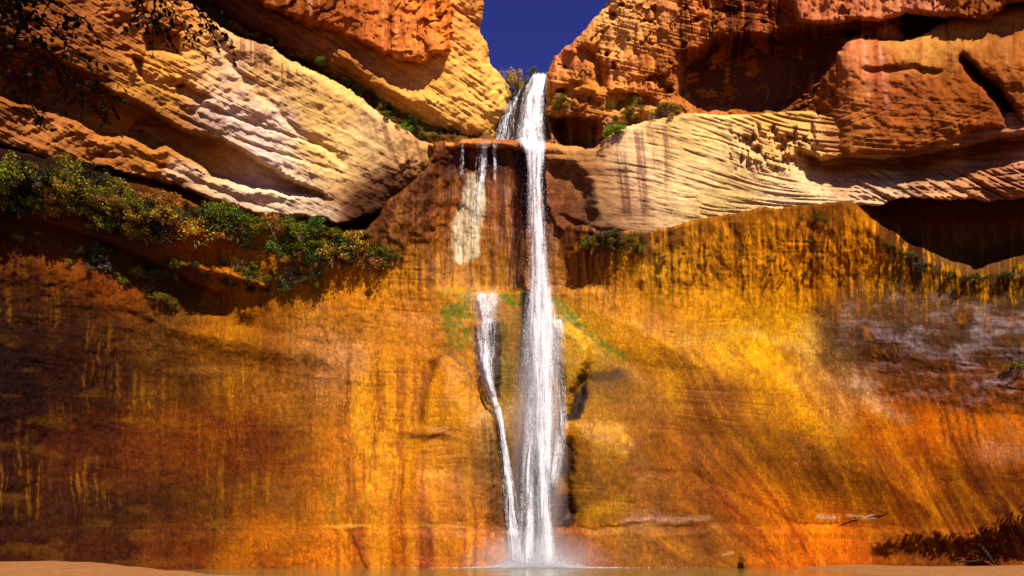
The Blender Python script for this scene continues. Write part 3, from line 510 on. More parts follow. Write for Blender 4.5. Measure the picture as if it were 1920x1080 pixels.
WETN = isw * (ss(620, 120, np.abs(GX - 1000) + np.abs(GY - 800) * 0.3) * 0.8 + 0.05)
WET = np.clip(WETN + (LAB == KEYS.index('chute')) * 0.9 + (LAB == KEYS.index('lip')) * 0.4, 0, 1)

def world_xyz(x, y, d): return (x - 960) / F * d, d, EYE - (y - HZ) / F * d
DG = DEPTH.reshape(NY, NX)
def depth_at(px, py):
    xi = int(round((px - X0) / STEP)); yi = int(round((py - Y0) / STEP))
    xi = min(max(xi, 0), NX - 1); yi = min(max(yi, 0), NY - 1)
    return DG[yi, xi] if DG[yi, xi] < 1e5 else 65.0
def surf(px, py, off=0.0):
    d = depth_at(px, py) - off; return Vector(world_xyz(px, py, d))

# ------------------------------------------------------------------ materials
def new_mat(name):
    m = bpy.data.materials.new(name); m.use_nodes = True
    return m, m.node_tree.nodes, m.node_tree.links, m.node_tree.nodes['Principled BSDF']
def sandstone(name, grain):
    m, N, L, b = new_mat(name)
    a = N.new('ShaderNodeAttribute'); a.attribute_name = 'stone_colour'
    w = N.new('ShaderNodeAttribute'); w.attribute_name = 'wetness'
    tc = N.new('ShaderNodeTexCoord')
    n1 = N.new('ShaderNodeTexNoise'); n1.inputs['Scale'].default_value = 1.0; n1.inputs['Detail'].default_value = 5; n1.inputs['Roughness'].default_value = 0.75
    mp = N.new('ShaderNodeMapping'); mp.inputs['Scale'].default_value = grain
    L.new(tc.outputs['Object'], mp.inputs['Vector']); L.new(mp.outputs[0], n1.inputs['Vector'])
    mr = N.new('ShaderNodeMapRange'); mr.inputs['From Min'].default_value = 0.32; mr.inputs['From Max'].default_value = 0.68; mr.inputs['To Min'].default_value = 0.70; mr.inputs['To Max'].default_value = 1.30
    L.new(n1.outputs['Fac'], mr.inputs['Value'])
    vm = N.new('ShaderNodeVectorMath'); vm.operation = 'SCALE'
    L.new(a.outputs['Color'], vm.inputs[0]); L.new(mr.outputs[0], vm.inputs['Scale']); L.new(vm.outputs[0], b.inputs['Base Color'])
    r = N.new('ShaderNodeMapRange'); r.inputs['To Min'].default_value = 0.85; r.inputs['To Max'].default_value = 0.45
    L.new(w.outputs['Fac'], r.inputs['Value']); L.new(r.outputs[0], b.inputs['Roughness'])
    sp = N.new('ShaderNodeMapRange'); sp.inputs['To Min'].default_value = 0.01; sp.inputs['To Max'].default_value = 0.10
    L.new(w.outputs['Fac'], sp.inputs['Value']); L.new(sp.outputs[0], b.inputs['Specular IOR Level'])
    bp = N.new('ShaderNodeBump'); bp.inputs['Strength'].default_value = 0.45; bp.inputs['Distance'].default_value = 0.06
    L.new(n1.outputs['Fac'], bp.inputs['Height']); L.new(bp.outputs[0], b.inputs['Normal'])
    return m
SANDSTONE = sandstone('streaked_sandstone', (14, 14, 2.0)); LAYERED = sandstone('layered_sandstone', (4.5, 6, 17))

def simple(name, col, rough=0.8, spec=0.2, scale=3.0, var=0.3, bump=0.3, trans=0.0):
    m, N, L, b = new_mat(name)
    tc = N.new('ShaderNodeTexCoord'); n = N.new('ShaderNodeTexNoise'); n.inputs['Scale'].default_value = scale; n.inputs['Detail'].default_value = 5
    L.new(tc.outputs['Object'], n.inputs['Vector'])
    cr = N.new('ShaderNodeValToRGB'); c = np.array(col)
    cr.color_ramp.elements[0].position = 0.3; cr.color_ramp.elements[0].color = tuple(c * (1 - var)) + (1,)
    cr.color_ramp.elements[1].position = 0.7; cr.color_ramp.elements[1].color = tuple(np.minimum(c * (1 + var), 1)) + (1,)
    L.new(n.outputs['Fac'], cr.inputs['Fac']); L.new(cr.outputs[0], b.inputs['Base Color'])
    b.inputs['Roughness'].default_value = rough; b.inputs['Specular IOR Level'].default_value = spec
    if bump:
        bp = N.new('ShaderNodeBump'); bp.inputs['Strength'].default_value = bump; bp.inputs['Distance'].default_value = 0.03
        L.new(n.outputs['Fac'], bp.inputs['Height']); L.new(bp.outputs[0], b.inputs['Normal'])
    return m

def leafmat(name, col, var=0.35):
    m, N, L, b = new_mat(name)
    a = N.new('ShaderNodeAttribute'); a.attribute_name = 'leaf_tone'
    c = np.array(col)
    mx = N.new('ShaderNodeMix'); mx.data_type = 'RGBA'
    mx.inputs['A'].default_value = tuple(c * (1 - var)) + (1,); mx.inputs['B'].default_value = tuple(np.minimum(c * (1 + var * 1.6), 1)) + (1,)
    L.new(a.outputs['Fac'], mx.inputs['Factor']); L.new(mx.outputs['Result'], b.inputs['Base Color'])
    b.inputs['Roughness'].default_value = 0.75; b.inputs['Specular IOR Level'].default_value = 0.06
    tr = N.new('ShaderNodeBsdfTranslucent'); L.new(mx.outputs['Result'], tr.inputs['Color'])
    ms = N.new('ShaderNodeMixShader'); ms.inputs['Fac'].default_value = 0.25
    out = N['Material Output']
    L.new(b.outputs[0], ms.inputs[1]); L.new(tr.outputs[0], ms.inputs[2]); L.new(ms.outputs[0], out.inputs['Surface'])
    return m

# ------------------------------------------------------------------ mesh helpers
def tag(o, label=None, cat=None, group=None, kind=None):
    if label: o['label'] = label
    if cat: o['category'] = cat
    if group: o['group'] = group
    if kind: o['kind'] = kind
    return o
def mesh_np(name, V, Fc, mat, parent=None, smooth=False, attrs=()):
    """V (n,3), Fc (m,k) arrays"""
    me = bpy.data.meshes.new(name); V = np.asarray(V, np.float32); Fc = np.asarray(Fc, np.int32)
    k = Fc.shape[1]; me.vertices.add(len(V)); me.vertices.foreach_set('co', V.ravel())
    me.loops.add(Fc.size); me.loops.foreach_set('vertex_index', Fc.ravel())
    me.polygons.add(len(Fc)); me.polygons.foreach_set('loop_start', np.arange(0, Fc.size, k, dtype=np.int32))
    me.polygons.foreach_set('loop_total', np.full(len(Fc), k, np.int32))
    if smooth: me.polygons.foreach_set('use_smooth', np.ones(len(Fc), bool))
    for an, ty, arr in attrs:
        at = me.attributes.new(an, ty, 'POINT')
        at.data.foreach_set('color' if ty == 'FLOAT_COLOR' else 'value', np.asarray(arr, np.float32).ravel())
    me.update(calc_edges=True); me.materials.append(mat)
    o = bpy.data.objects.new(name, me); COL.objects.link(o)
    if parent is not None: o.parent = parent
    return o
def empty(name, loc=(0, 0, 0)):
    o = bpy.data.objects.new(name, None); COL.objects.link(o); o.location = loc; return o
def tube(path, radii, n=6):
    """V, F of a tapered tube along path"""
    path = [Vector(p) for p in path]; V = []; Fq = []
    for i, p in enumerate(path):
        t = (path[min(i + 1, len(path) - 1)] - path[max(i - 1, 0)]).normalized()
        a = t.orthogonal().normalized(); b = t.cross(a)
        for k in range(n):
            an = 2 * math.pi * k / n; V.append(p + (a * math.cos(an) + b * math.sin(an)) * radii[i])
    for i in range(len(path) - 1):
        for k in range(n):
            Fq.append((i * n + k, i * n + (k + 1) % n, (i + 1) * n + (k + 1) % n, (i + 1) * n + k))
    return [tuple(v) for v in V], Fq
class Quads:
    def __init__(s): s.V = []; s.F = []
    def add(s, V, Fq):
        o = len(s.V); s.V += V; s.F += [tuple(i + o for i in f) for f in Fq]
    def build(s, name, mat, parent=None, smooth=True): return mesh_np(name, s.V, s.F, mat, parent, smooth)

# ------------------------------------------------------------------ cliffs
PX, PY, PZ = world_xyz(GX, GY, DEPTH)
VV = np.stack([PX, PY, PZ], 1)
ids = np.arange(NX * NY).reshape(NY, NX)
quads = np.stack([ids[:-1, :-1], ids[1:, :-1], ids[1:, 1:], ids[:-1, 1:]], -1).reshape(-1, 4)
ok = KEEP[quads].all(1); quads = quads[ok]; qlab = LAB[quads[:, 0]]
names = {'bank': ('rock_bank', 'dark shaded rock bank between the pale left slab and the cliff tier above it'),
 'right_bank': ('rock_bank', 'dark rock at the back of the recess under the upper right roof'),
 'wall': ('canyon_wall', 'great concave orange and brown streaked wall that the waterfall runs down'),
 'lip': ('rock_ledge', 'narrow brown ledge across the recess halfway up, with thin trickles running over it'),
 'chute': ('rock_chute', 'dark wet rock chute under the topmost white cascade, right below the sky'),
 'left_tier': ('cliff_tier', 'smooth yellow cross-bedded rock just left of the sky and the top of the waterfall'),
 'left_top': ('cliff', 'rust-red streaked cliff top with a jagged lower edge, left of the blue sky'),
 'left_slab': ('sandstone_slab', 'pale cross-bedded overhanging slab at the upper left above the band of bushes'),
 'right_top': ('cliff', 'rugged orange cliff right of the sky with a dark alcove scooped out of it'),
 'right_roof': ('cliff_roof', 'red overhanging rock roof at the top edge, upper right'),
 'right_block': ('rock_block', 'big reddish smooth rock face with a dark curved crack, upper right'),
 'right_slab': ('sandstone_slab', 'pale finely layered slab right of the falls with purple drip stains')}
for i, key in enumerate(KEYS):
    q = quads[qlab == i]
    u, inv = np.unique(q, return_inverse=True)
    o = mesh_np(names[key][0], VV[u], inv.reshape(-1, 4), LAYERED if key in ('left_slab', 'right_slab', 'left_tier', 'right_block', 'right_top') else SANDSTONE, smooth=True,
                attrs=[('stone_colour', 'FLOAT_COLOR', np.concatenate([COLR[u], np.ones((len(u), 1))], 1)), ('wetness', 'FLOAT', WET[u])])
    tag(o, names[key][1], 'cliff', kind='structure')
# ------------------------------------------------------------------ ground, sand, pool
def ground():
    xs = np.concatenate([np.linspace(-400, -45, 24), np.linspace(-44, 44, 260), np.linspace(45, 400, 24)])
    ys = np.concatenate([np.linspace(-300, 8, 40), np.linspace(9, 66, 200), np.linspace(70, 500, 12)])
    X, Y = np.meshgrid(xs, ys)
    # bare sand along the camera side, dipping under the pool; left bar and right strip rise beside the wall
    z = 0.45 - 0.75 * ss(30, 44, Y) + 0.08 * noise(X / 6, Y / 6, 3) + 0.05 * noise(X / 1.6, Y / 2.5, 6)
    left = ss(-17.5, -25, X + 0.9 * (Y - 46)) * ss(34, 42, Y); z = z + left * 0.95
    right = ss(16, 25, X) * ss(34, 44, Y); z = z + right * 0.62
    z = z + ss(68, 90, Y) * 0.0
    z = np.where(Y > 66, z, z)
    V = np.stack([X, Y, z], -1).reshape(-1, 3); n = len(xs); i = np.arange(len(xs) * len(ys)).reshape(len(ys), n)
    q = np.stack([i[:-1, :-1], i[:-1, 1:], i[1:, 1:], i[1:, :-1]], -1).reshape(-1, 4)
    m = simple("sand", (0.165, 0.066, 0.020), 0.95, 0.1, 2.5, 0.22, 0.6)
    return tag(mesh_np('sand_ground', V, q, m, smooth=True), 'orange sand bank along the foot of the wall, left and right of the pool', 'sand', kind='structure')
ground()
def pool():
    xs = np.linspace(-40, 40, 330); ys = np.linspace(22, 63, 200); X, Y = np.meshgrid(xs, ys)
    r = np.hypot(X - 2.0, (Y - 59.5))
    z = 0.02 + 0.012 * fbm(X / 1.1, Y / 0.6, 3, 2) + 0.05 * np.exp(-r / 5) * np.sin(r * 5 + 2 * noise(X, Y, 3))
    V = np.stack([X, Y, z], -1).reshape(-1, 3); n = len(xs); i = np.arange(X.size).reshape(len(ys), n)
    q = np.stack([i[:-1, :-1], i[:-1, 1:], i[1:, 1:], i[1:, :-1]], -1).reshape(-1, 4)
    m, N, L, b = new_mat("pool_water")
    b.inputs['Base Color'].default_value = (0.085, 0.075, 0.02, 1); b.inputs['Roughness'].default_value = 0.08; b.inputs['IOR'].default_value = 1.33
    tc = N.new('ShaderNodeTexCoord'); n1 = N.new('ShaderNodeTexNoise'); n1.inputs['Scale'].default_value = 4; n1.inputs['Detail'].default_value = 4
    L.new(tc.outputs['Object'], n1.inputs['Vector']); bp = N.new('ShaderNodeBump'); bp.inputs['Strength'].default_value = 0.35; bp.inputs['Distance'].default_value = 0.05
    L.new(n1.outputs['Fac'], bp.inputs['Height']); L.new(bp.outputs[0], b.inputs['Normal'])
    return tag(mesh_np('pool_water', V, q, m, smooth=True), 'olive green plunge pool at the foot of the waterfall', 'water', kind='structure')
pool()

# ------------------------------------------------------------------ falling water
def water_mat(name, col=(0.66, 0.65, 0.68)):
    m, N, L, b = new_mat(name)
    b.inputs['Base Color'].default_value = col + (1,); b.inputs['Roughness'].default_value = 0.35
    b.inputs['Specular IOR Level'].default_value = 0.4
    tr = N.new('ShaderNodeBsdfTranslucent'); tr.inputs['Color'].default_value = col + (1,)
    ms = N.new('ShaderNodeMixShader'); ms.inputs['Fac'].default_value = 0.5
    L.new(b.outputs[0], ms.inputs[1]); L.new(tr.outputs[0], ms.inputs[2]); L.new(ms.outputs[0], N['Material Output'].inputs['Surface'])
    return m
WATER = water_mat("white_water")
def veil_mat(name):
    """thin curtain of water: opacity from its own thickness, broken by fine falling streaks and grains"""
    m, N, L, b = new_mat(name)
    b.inputs['Base Color'].default_value = (0.72, 0.70, 0.73, 1); b.inputs['Roughness'].default_value = 0.5; b.inputs['Specular IOR Level'].default_value = 0.2
    tc = N.new('ShaderNodeTexCoord'); at = N.new('ShaderNodeAttribute'); at.attribute_name = 'thickness'; src = []
    for sc, dt in (((9, 9, 0.7), 4), ((16, 16, 6), 3)):
        mp = N.new('ShaderNodeMapping'); mp.inputs['Scale'].default_value = sc
        n1 = N.new('ShaderNodeTexNoise'); n1.inputs['Scale'].default_value = 1; n1.inputs['Detail'].default_value = dt; n1.inputs['Roughness'].default_value = 0.65
        L.new(tc.outputs['Object'], mp.inputs['Vector']); L.new(mp.outputs[0], n1.inputs['Vector']); src.append(n1.outputs['Fac'])
    ad = N.new('ShaderNodeMath'); ad.operation = 'ADD'; L.new(src[0], ad.inputs[0]); L.new(src[1], ad.inputs[1])
    # alpha = clamp(thickness*2.2 + (noise-1)*3 - 0.35)
    m1 = N.new('ShaderNodeMath'); m1.operation = 'MULTIPLY_ADD'; m1.inputs[1].default_value = 2.6; m1.inputs[2].default_value = -2.95; L.new(ad.outputs[0], m1.inputs[0])
    m2 = N.new('ShaderNodeMath'); m2.operation = 'MULTIPLY_ADD'; m2.inputs[1].default_value = 2.0; L.new(at.outputs['Fac'], m2.inputs[0]); L.new(m1.outputs[0], m2.inputs[2])
    m3 = N.new('ShaderNodeMath'); m3.operation = 'MULTIPLY'; m3.use_clamp = True; m3.inputs[1].default_value = 0.85; L.new(m2.outputs[0], m3.inputs[0])
    # never more opaque than the water is thick
    m4 = N.new('ShaderNodeMath'); m4.operation = 'MULTIPLY'; m4.use_clamp = True; m4.inputs[1].default_value = 2.5; L.new(at.outputs['Fac'], m4.inputs[0])
    m5 = N.new('ShaderNodeMath'); m5.operation = 'MULTIPLY'; m5.use_clamp = True; L.new(m3.outputs[0], m5.inputs[0]); L.new(m4.outputs[0], m5.inputs[1])
    tr = N.new('ShaderNodeBsdfTranslucent'); tr.inputs['Color'].default_value = (0.62, 0.61, 0.64, 1)
    tp = N.new('ShaderNodeBsdfTransparent'); mx = N.new('ShaderNodeMixShader'); mx.inputs['Fac'].default_value = 0.3
    L.new(b.outputs[0], mx.inputs[1]); L.new(tr.outputs[0], mx.inputs[2])
    mo = N.new('ShaderNodeMixShader'); L.new(m5.outputs[0], mo.inputs['Fac']); L.new(tp.outputs[0], mo.inputs[1]); L.new(mx.outputs[0], mo.inputs[2])
    L.new(mo.outputs[0], N['Material Output'].inputs['Surface'])
    return m
VEIL = veil_mat("water_veil")

OCT = np.array([[0, 0, .5], [.5, 0, .08], [0, .5, .08], [-.5, 0, .08], [0, -.5, .08], [0, 0, -.5]], float)
OF = np.array([[0, 1, 2], [0, 2, 3], [0, 3, 4], [0, 4, 1], [5, 2, 1], [5, 3, 2], [5, 4, 3], [5, 1, 4]])
def drops(name, P3, wid, leng, mat, parent, slope=None):
    """many small stretched drops in one mesh; P3 (n,3)"""
    n = len(P3); V = OCT[None] * np.stack([wid, wid, leng], 1)[:, None, :]
    if slope is not None: V[:, :, 0] += V[:, :, 2] * slope[:, None]
    V = V + P3[:, None, :]; Fc = OF[None] + (np.arange(n) * 6)[:, None, None]
    return mesh_np(name, V.reshape(-1, 3), Fc.reshape(-1, 3), mat, parent)
vdepth = np.vectorize(depth_at)
def stream(name, rows, parent, n, path=None, wid=(0.014, 0.04), ln=(0.12, 0.7), off=0.12, seed=0, clump=0.5, edge=1.0, part_mat=None, veil=True, spread=0.25, layers=2, strand=0.45, fade=3):
    """rows: (py, x left, x right, density). path: fixed depth by py where the water leaves the rock"""
    g = np.random.default_rng(seed); rows = np.array(rows, float)
    py = rows[:, 0]; wgt = np.interp(np.linspace(py[0], py[-1], 400), py, rows[:, 3] * (rows[:, 2] - rows[:, 1]))
    cdf = np.cumsum(wgt); cdf /= cdf[-1]
    y = np.interp(g.random(n * 2), cdf, np.linspace(py[0], py[-1], 400))
    u = g.beta(1.3 * edge, 1.3 * edge, n * 2)
    xl = np.interp(y, py, rows[:, 1]); xr = np.interp(y, py, rows[:, 2]); 
    x = xl + u * (xr - xl) + g.normal(0, 0.7, n * 2)
    # strands: keep drops that fall inside streaky bands
    s = fbm(u * 9 + 0.004 * y, y / 120, 3, seed + 3) + 0.35 * noise(u * 14, y / 18, seed + 5)
    kp = g.random(n * 2) < np.clip(0.5 + clump * s * 1.6, 0.04, 1)
    x, y = x[kp][:n], y[kp][:n]; m_ = len(x)
    d = (vdepth(x, y) if path is None else np.interp(y, [p[0] for p in path], [p[1] for p in path])) - off - g.random(m_) * spread
    X3, Y3, Z3 = world_xyz(x, y, d)
    w = g.uniform(*wid, m_); l = g.uniform(*ln, m_)
    sl = -(np.interp(y + 12, py, (rows[:, 1] + rows[:, 2]) / 2) - np.interp(y - 12, py, (rows[:, 1] + rows[:, 2]) / 2)) / 24
    drops(name, np.stack([X3, Y3, Z3], 1), w, l, part_mat or WATER, parent, sl)
    if veil:
        for ly_ in range(layers):
            ys = np.arange(py[0], py[-1] + 0.1, 2.5); us = np.linspace(-0.18, 1.18, 49)
            U, YY = np.meshgrid(us, ys); xl = np.interp(YY, py, rows[:, 1]); xr = np.interp(YY, py, rows[:, 2])
            XX = xl + U * (xr - xl) + 1.2 * noise(YY / 30, YY * 0 + ly_, seed)
            dd = (vdepth(XX, YY) if path is None else np.interp(YY, [p[0] for p in path], [p[1] for p in path])) - off - ly_ * 0.28 - 0.2 * np.sin(np.clip(U, 0, 1) * np.pi)
            if path is None: dd = np.minimum(dd, np.median(dd, axis=1, keepdims=True) + 0.3)
            V = np.stack(world_xyz(XX, YY, dd), -1).reshape(-1, 3); i = np.arange(XX.size).reshape(XX.shape)
            q = np.stack([i[:-1, :-1], i[1:, :-1], i[1:, 1:], i[:-1, 1:]], -1).reshape(-1, 4)
            prof = ss(-0.18, 0.42 , U) * ss(1.18, 0.58, U)
            st_ = fbm(U * 6 + ly_ * 5 + 0.003 * YY, YY / 110, 4, seed + 3 + ly_)
            th = prof * np.interp(YY, py, rows[:, 3]) * np.clip(0.5 + strand * st_ , 0, 2) * ss(py[0] - 1, py[0] + fade, YY) * ss(py[-1] + 1, py[-1] - fade, YY)
            mesh_np('water_sheet', V, q, VEIL, parent, True, [('thickness', 'FLOAT', th.ravel())])

b_ = surf(1005, 1062)
fall = tag(empty('waterfall', (b_.x, b_.y - 0.5, 0)), 'tall white main waterfall plunging from the notch under the sky to the pool', 'waterfall')
fall.location = (0, 0, 0)
D600 = min(depth_at(1010, 610), depth_at(1000, 640)) - 0.2; DL = depth_at(1005, 268) - 0.4
pth = [(262, DL), (280, DL - 0.5), (330, (DL + D600) / 2 - 0.3), (420, D600 - 0.3), (600, D600 - 0.4), (760, D600 - 0.7), (900, D600 - 1.0), (1064, D600 - 1.2)]
stream('cascade', [(138, 1000, 1025, 1.6), (160, 988, 1025, 1.3), (185, 979, 1024, 0.9), (215, 974, 1023, 0.8), (245, 969, 1022, 0.8), (262, 968, 1024, 0.9), (280, 980, 1024, 1.3)], fall, 1500, ln=(0.1, 0.4), wid=(0.015, 0.04), seed=1, clump=0.8, strand=0.75, layers=3)
stream('plunge', [(262, 980, 1024, 1.3), (290, 987, 1021, 1.5), (330, 989, 1018, 0.8), (380, 988, 1021, 0.65), (440, 990, 1025, 0.62), (500, 990, 1029, 0.62), (560, 986, 1036, 0.9), (600, 980, 1046, 0.85), (640, 978, 1050, 0.8), (700, 978, 1050, 0.62),
                  (760, 978, 1050, 0.55), (820, 978, 1046, 0.4), (900, 984, 1036, 0.2)], fall, 4200, path=pth, wid=(0.012, 0.035), ln=(0.06, 0.35), seed=2, clump=0.5, edge=1.1, spread=0.9, layers=4, strand=0.6, fade=10)
stream('core', [(560, 994, 1026, 0.7), (600, 994, 1034, 1.1), (660, 994, 1036, 1.2), (740, 996, 1036, 1.2), (820, 1000, 1034, 1.2), (900, 1005, 1032, 0.8)], fall, 600, path=[(a, b - 0.5) for a, b in pth], wid=(0.012, 0.035), ln=(0.06, 0.3), seed=22, clump=0.6, layers=2, strand=0.5, fade=30)
stream('strand', [(720, 996, 1040, 0.2), (810, 1002, 1037, 1.0), (880, 1005, 1034, 1.2), (940, 1006, 1032, 1.2), (1000, 1008, 1037, 1.0), (1064, 1002, 1046, 0.9)], fall, 2200, path=pth, seed=3, clump=0.6, edge=1.1, spread=0.6, layers=3, strand=0.5, wid=(0.012, 0.035), ln=(0.06, 0.35))
stream('strand', [(740, 984, 1010, 0.2), (810, 982, 1008, 0.6), (880, 978, 1003, 0.75), (940, 977, 1003, 0.75), (1000, 972, 1003, 0.7), (1064, 962, 1006, 0.75)], fall, 1500, path=pth, seed=4, clump=0.7, spread=0.6, strand=0.8, layers=3, wid=(0.012, 0.035), ln=(0.06, 0.35))
stream('strand', [(860, 994, 1014, 0.3), (960, 994, 1014, 0.3), (1064, 992, 1016, 0.45)], fall, 350, path=pth, seed=14, clump=0.5, layers=1)
stream('spray', [(592, 1026, 1054, 0.6), (620, 1034, 1062, 0.45), (660, 1036, 1056, 0.3), (720, 1036, 1060, 0.4), (780, 1040, 1066, 0.5), (840, 1034, 1060, 0.6), (912, 1026, 1046, 0.5)], fall, 700, seed=5, clump=0.7, wid=(0.012, 0.03), off=0.5, layers=2, strand=0.9, fade=12)
stream('strand', [(770, 1052, 1061, 0.8), (820, 1047, 1057, 0.9), (870, 1041, 1051, 0.9), (914, 1034, 1043, 0.7)], fall, 350, seed=6, clump=0.6, wid=(0.012, 0.03), off=0.5, layers=1, fade=10)
# fine airborne droplets round the column and splash at the foot
g = np.random.default_rng(31); n = 6000
yy = g.uniform(300, 1060, n); cx_ = np.interp(yy, [300, 600, 1060], [1004, 1012, 1006]); sw = np.interp(yy, [300, 590, 620, 760, 900, 1060], [11, 17, 24, 27, 24, 22])
xx = cx_ + g.normal(0, 1, n) * sw; dd = np.interp(yy, [p[0] for p in pth], [p[1] for p in pth]) - g.normal(0.3, 0.5, n)
X3, Y3, Z3 = world_xyz(xx, yy, dd)
drops('spray', np.stack([X3, Y3, Z3], 1), g.uniform(0.012, 0.035, n), g.uniform(0.02, 0.09, n), WATER, fall)
n = 9000; wz = np.abs(g.normal(0, 0.42, n)) * np.where(g.random(n) < 0.3, 1.6, 0.6)
xw = g.normal(0, 1, n) * np.where(g.random(n) < 0.6, 1.5, 3.6) + (1006 - 960) / F * (D600 - 1.2)
yw = (D600 - 1.4) + g.normal(0, 0.8, n)
drops('splash', np.stack([xw, yw, np.maximum(wz * np.exp(-((xw - 1.8) / 2.6) ** 2) + 0.05, 0.04)], 1), g.uniform(0.03, 0.10, n), g.uniform(0.03, 0.12, n), WATER, fall)

side = tag(empty('waterfall'), 'thin left-hand stream that fans off the mossy ledge and narrows down a dark groove', 'waterfall')
stream('fan', [(536, 868, 950, 0.85), (560, 874, 944, 0.82), (580, 884, 938, 0.72), (600, 890, 936, 0.62), (640, 884, 932, 0.66), (680, 892, 926, 0.85), (715, 902, 928, 1.0), (745, 914, 932, 1.2), (772, 926, 939, 1.4)], side, 500, seed=7, clump=0.6, wid=(0.012, 0.03), ln=(0.06, 0.25), off=0.1, strand=0.3, fade=26)
stream('stream', [(760, 924, 938, 1.1), (800, 934, 947, 0.8), (850, 938, 954, 0.75), (900, 942, 963, 0.7), (960, 946, 974, 0.8), (1020, 950, 988, 0.7), (1064, 953, 996, 0.7)], side, 1400, seed=8, clump=0.7, wid=(0.012, 0.035), off=0.15, strand=0.85, fade=10)
tr = tag(empty('waterfall'), 'faint veil of water sliding down the dark rock just left of the top cascade', 'waterfall')
stream('trickle', [(165, 966, 982, 0.6), (200, 950, 966, 0.7), (225, 936, 952, 0.8), (264, 926, 940, 0.8)], tr, 120, seed=9, clump=0.5, wid=(0.012, 0.03), layers=1, strand=0.7)
stream('veil', [(190, 950, 970, 0.4), (215, 942, 966, 0.5), (264, 932, 962, 0.6)], tr, 160, seed=10, clump=0.8, wid=(0.012, 0.03), layers=1, strand=0.9)
for (lab, rw, nn, sd0) in [('wide trickle over the brown ledge, above the white mineral patch', [(266, 893, 919, 0.8), (320, 891, 916, 0.75), (360, 886, 907, 0.45), (420, 880, 902, 0.25)], 240, 11),
                      ('narrow trickle over the brown ledge, between the wide trickle and the main fall', [(266, 923, 933, 0.8), (300, 923, 932, 0.7), (345, 924, 931, 0.35)], 70, 12),
                      ('faintest trickle over the brown ledge, leftmost of the thin ones', [(272, 862, 871, 0.7), (300, 862, 870, 0.55), (330, 861, 869, 0.3)], 40, 13)]:
    e = tag(empty('trickle'), lab, 'trickle', 'thin trickles over the brown ledge')
    stream('water_strands', rw, e, nn, seed=sd0, clump=0.5, wid=(0.012, 0.03), layers=1, off=0.2, strand=0.6, fade=6)

# mist hanging round the lower half of the fall
def mist():
    m = bpy.data.materials.new('mist'); m.use_nodes = True; N = m.node_tree.nodes; L = m.node_tree.links; N.clear()
    out = N.new('ShaderNodeOutputMaterial'); pv = N.new('ShaderNodeVolumePrincipled'); pv.inputs['Color'].default_value = (0.93, 0.92, 0.95, 1)
    tc = N.new('ShaderNodeTexCoord'); gr = N.new('ShaderNodeTexGradient'); gr.gradient_type = 'SPHERICAL'; L.new(tc.outputs['Object'], gr.inputs[0])
    n1 = N.new('ShaderNodeTexNoise'); n1.inputs['Scale'].default_value = 3.0; L.new(tc.outputs['Object'], n1.inputs['Vector'])
    m0 = N.new('ShaderNodeMath'); m0.operation = 'MULTIPLY'; L.new(gr.outputs['Fac'], m0.inputs[0]); L.new(n1.outputs['Fac'], m0.inputs[1])
    m1 = N.new('ShaderNodeMath'); m1.operation = 'MULTIPLY'; m1.inputs[1].default_value = 0.8; L.new(m0.outputs[0], m1.inputs[0]); L.new(m1.outputs[0], pv.inputs['Density'])
    L.new(pv.outputs[0], out.inputs['Volume'])
    e = tag(empty('mist'), 'soft white spray mist hanging round the lower half and the foot of the main waterfall', 'mist', kind='stuff')
    for nm, loc, sc in (('spray_column', ((1010 - 960) / F * D600, D600 - 0.9, 9.5), (2.3, 1.5, 12.5)), ('spray_cloud', ((1000 - 960) / F * D600, D600 - 1.6, 0.3), (6.5, 2.2, 2.9)), ('spray_cloud', ((1022 - 960) / F * D600, D600 - 0.5, 16.6), (1.9, 1.2, 2.6))):
        me = bpy.data.meshes.new(nm); bm = bmesh.new(); bmesh.ops.create_icosphere(bm, subdivisions=3, radius=1.0); bm.to_mesh(me); bm.free(); me.materials.append(m)
        o = bpy.data.objects.new(nm, me); COL.objects.link(o); o.location = loc; o.scale = sc; o.parent = e
mist()

# ------------------------------------------------------------------ plants
LM = {'green': leafmat('leaf_green', (0.10, 0.115, 0.006), 0.5), 'olive': leafmat('leaf_olive', (0.15, 0.13, 0.010), 0.5), 'dark': leafmat('leaf_dark', (0.04, 0.05, 0.010), 0.6),
      'teal': leafmat('leaf_teal', (0.06, 0.10, 0.016), 0.5), 'rust': leafmat('leaf_rust', (0.26, 0.11, 0.02), 0.5), 'gold': leafmat('leaf_gold', (0.30, 0.19, 0.02)), 'bright': leafmat('leaf_bright', (0.12, 0.24, 0.015)),
      'grey': leafmat('leaf_grey', (0.08, 0.075, 0.05)), 'shade': leafmat('leaf_shade', (0.014, 0.013, 0.006))}
BARK = simple('bark', (0.10, 0.06, 0.035), 0.9, 0.1, 6, 0.3, 0.4); DARKBARK = simple('dark_bark', (0.025, 0.014, 0.008), 0.95, 0.0, 6, 0.3, 0.4)
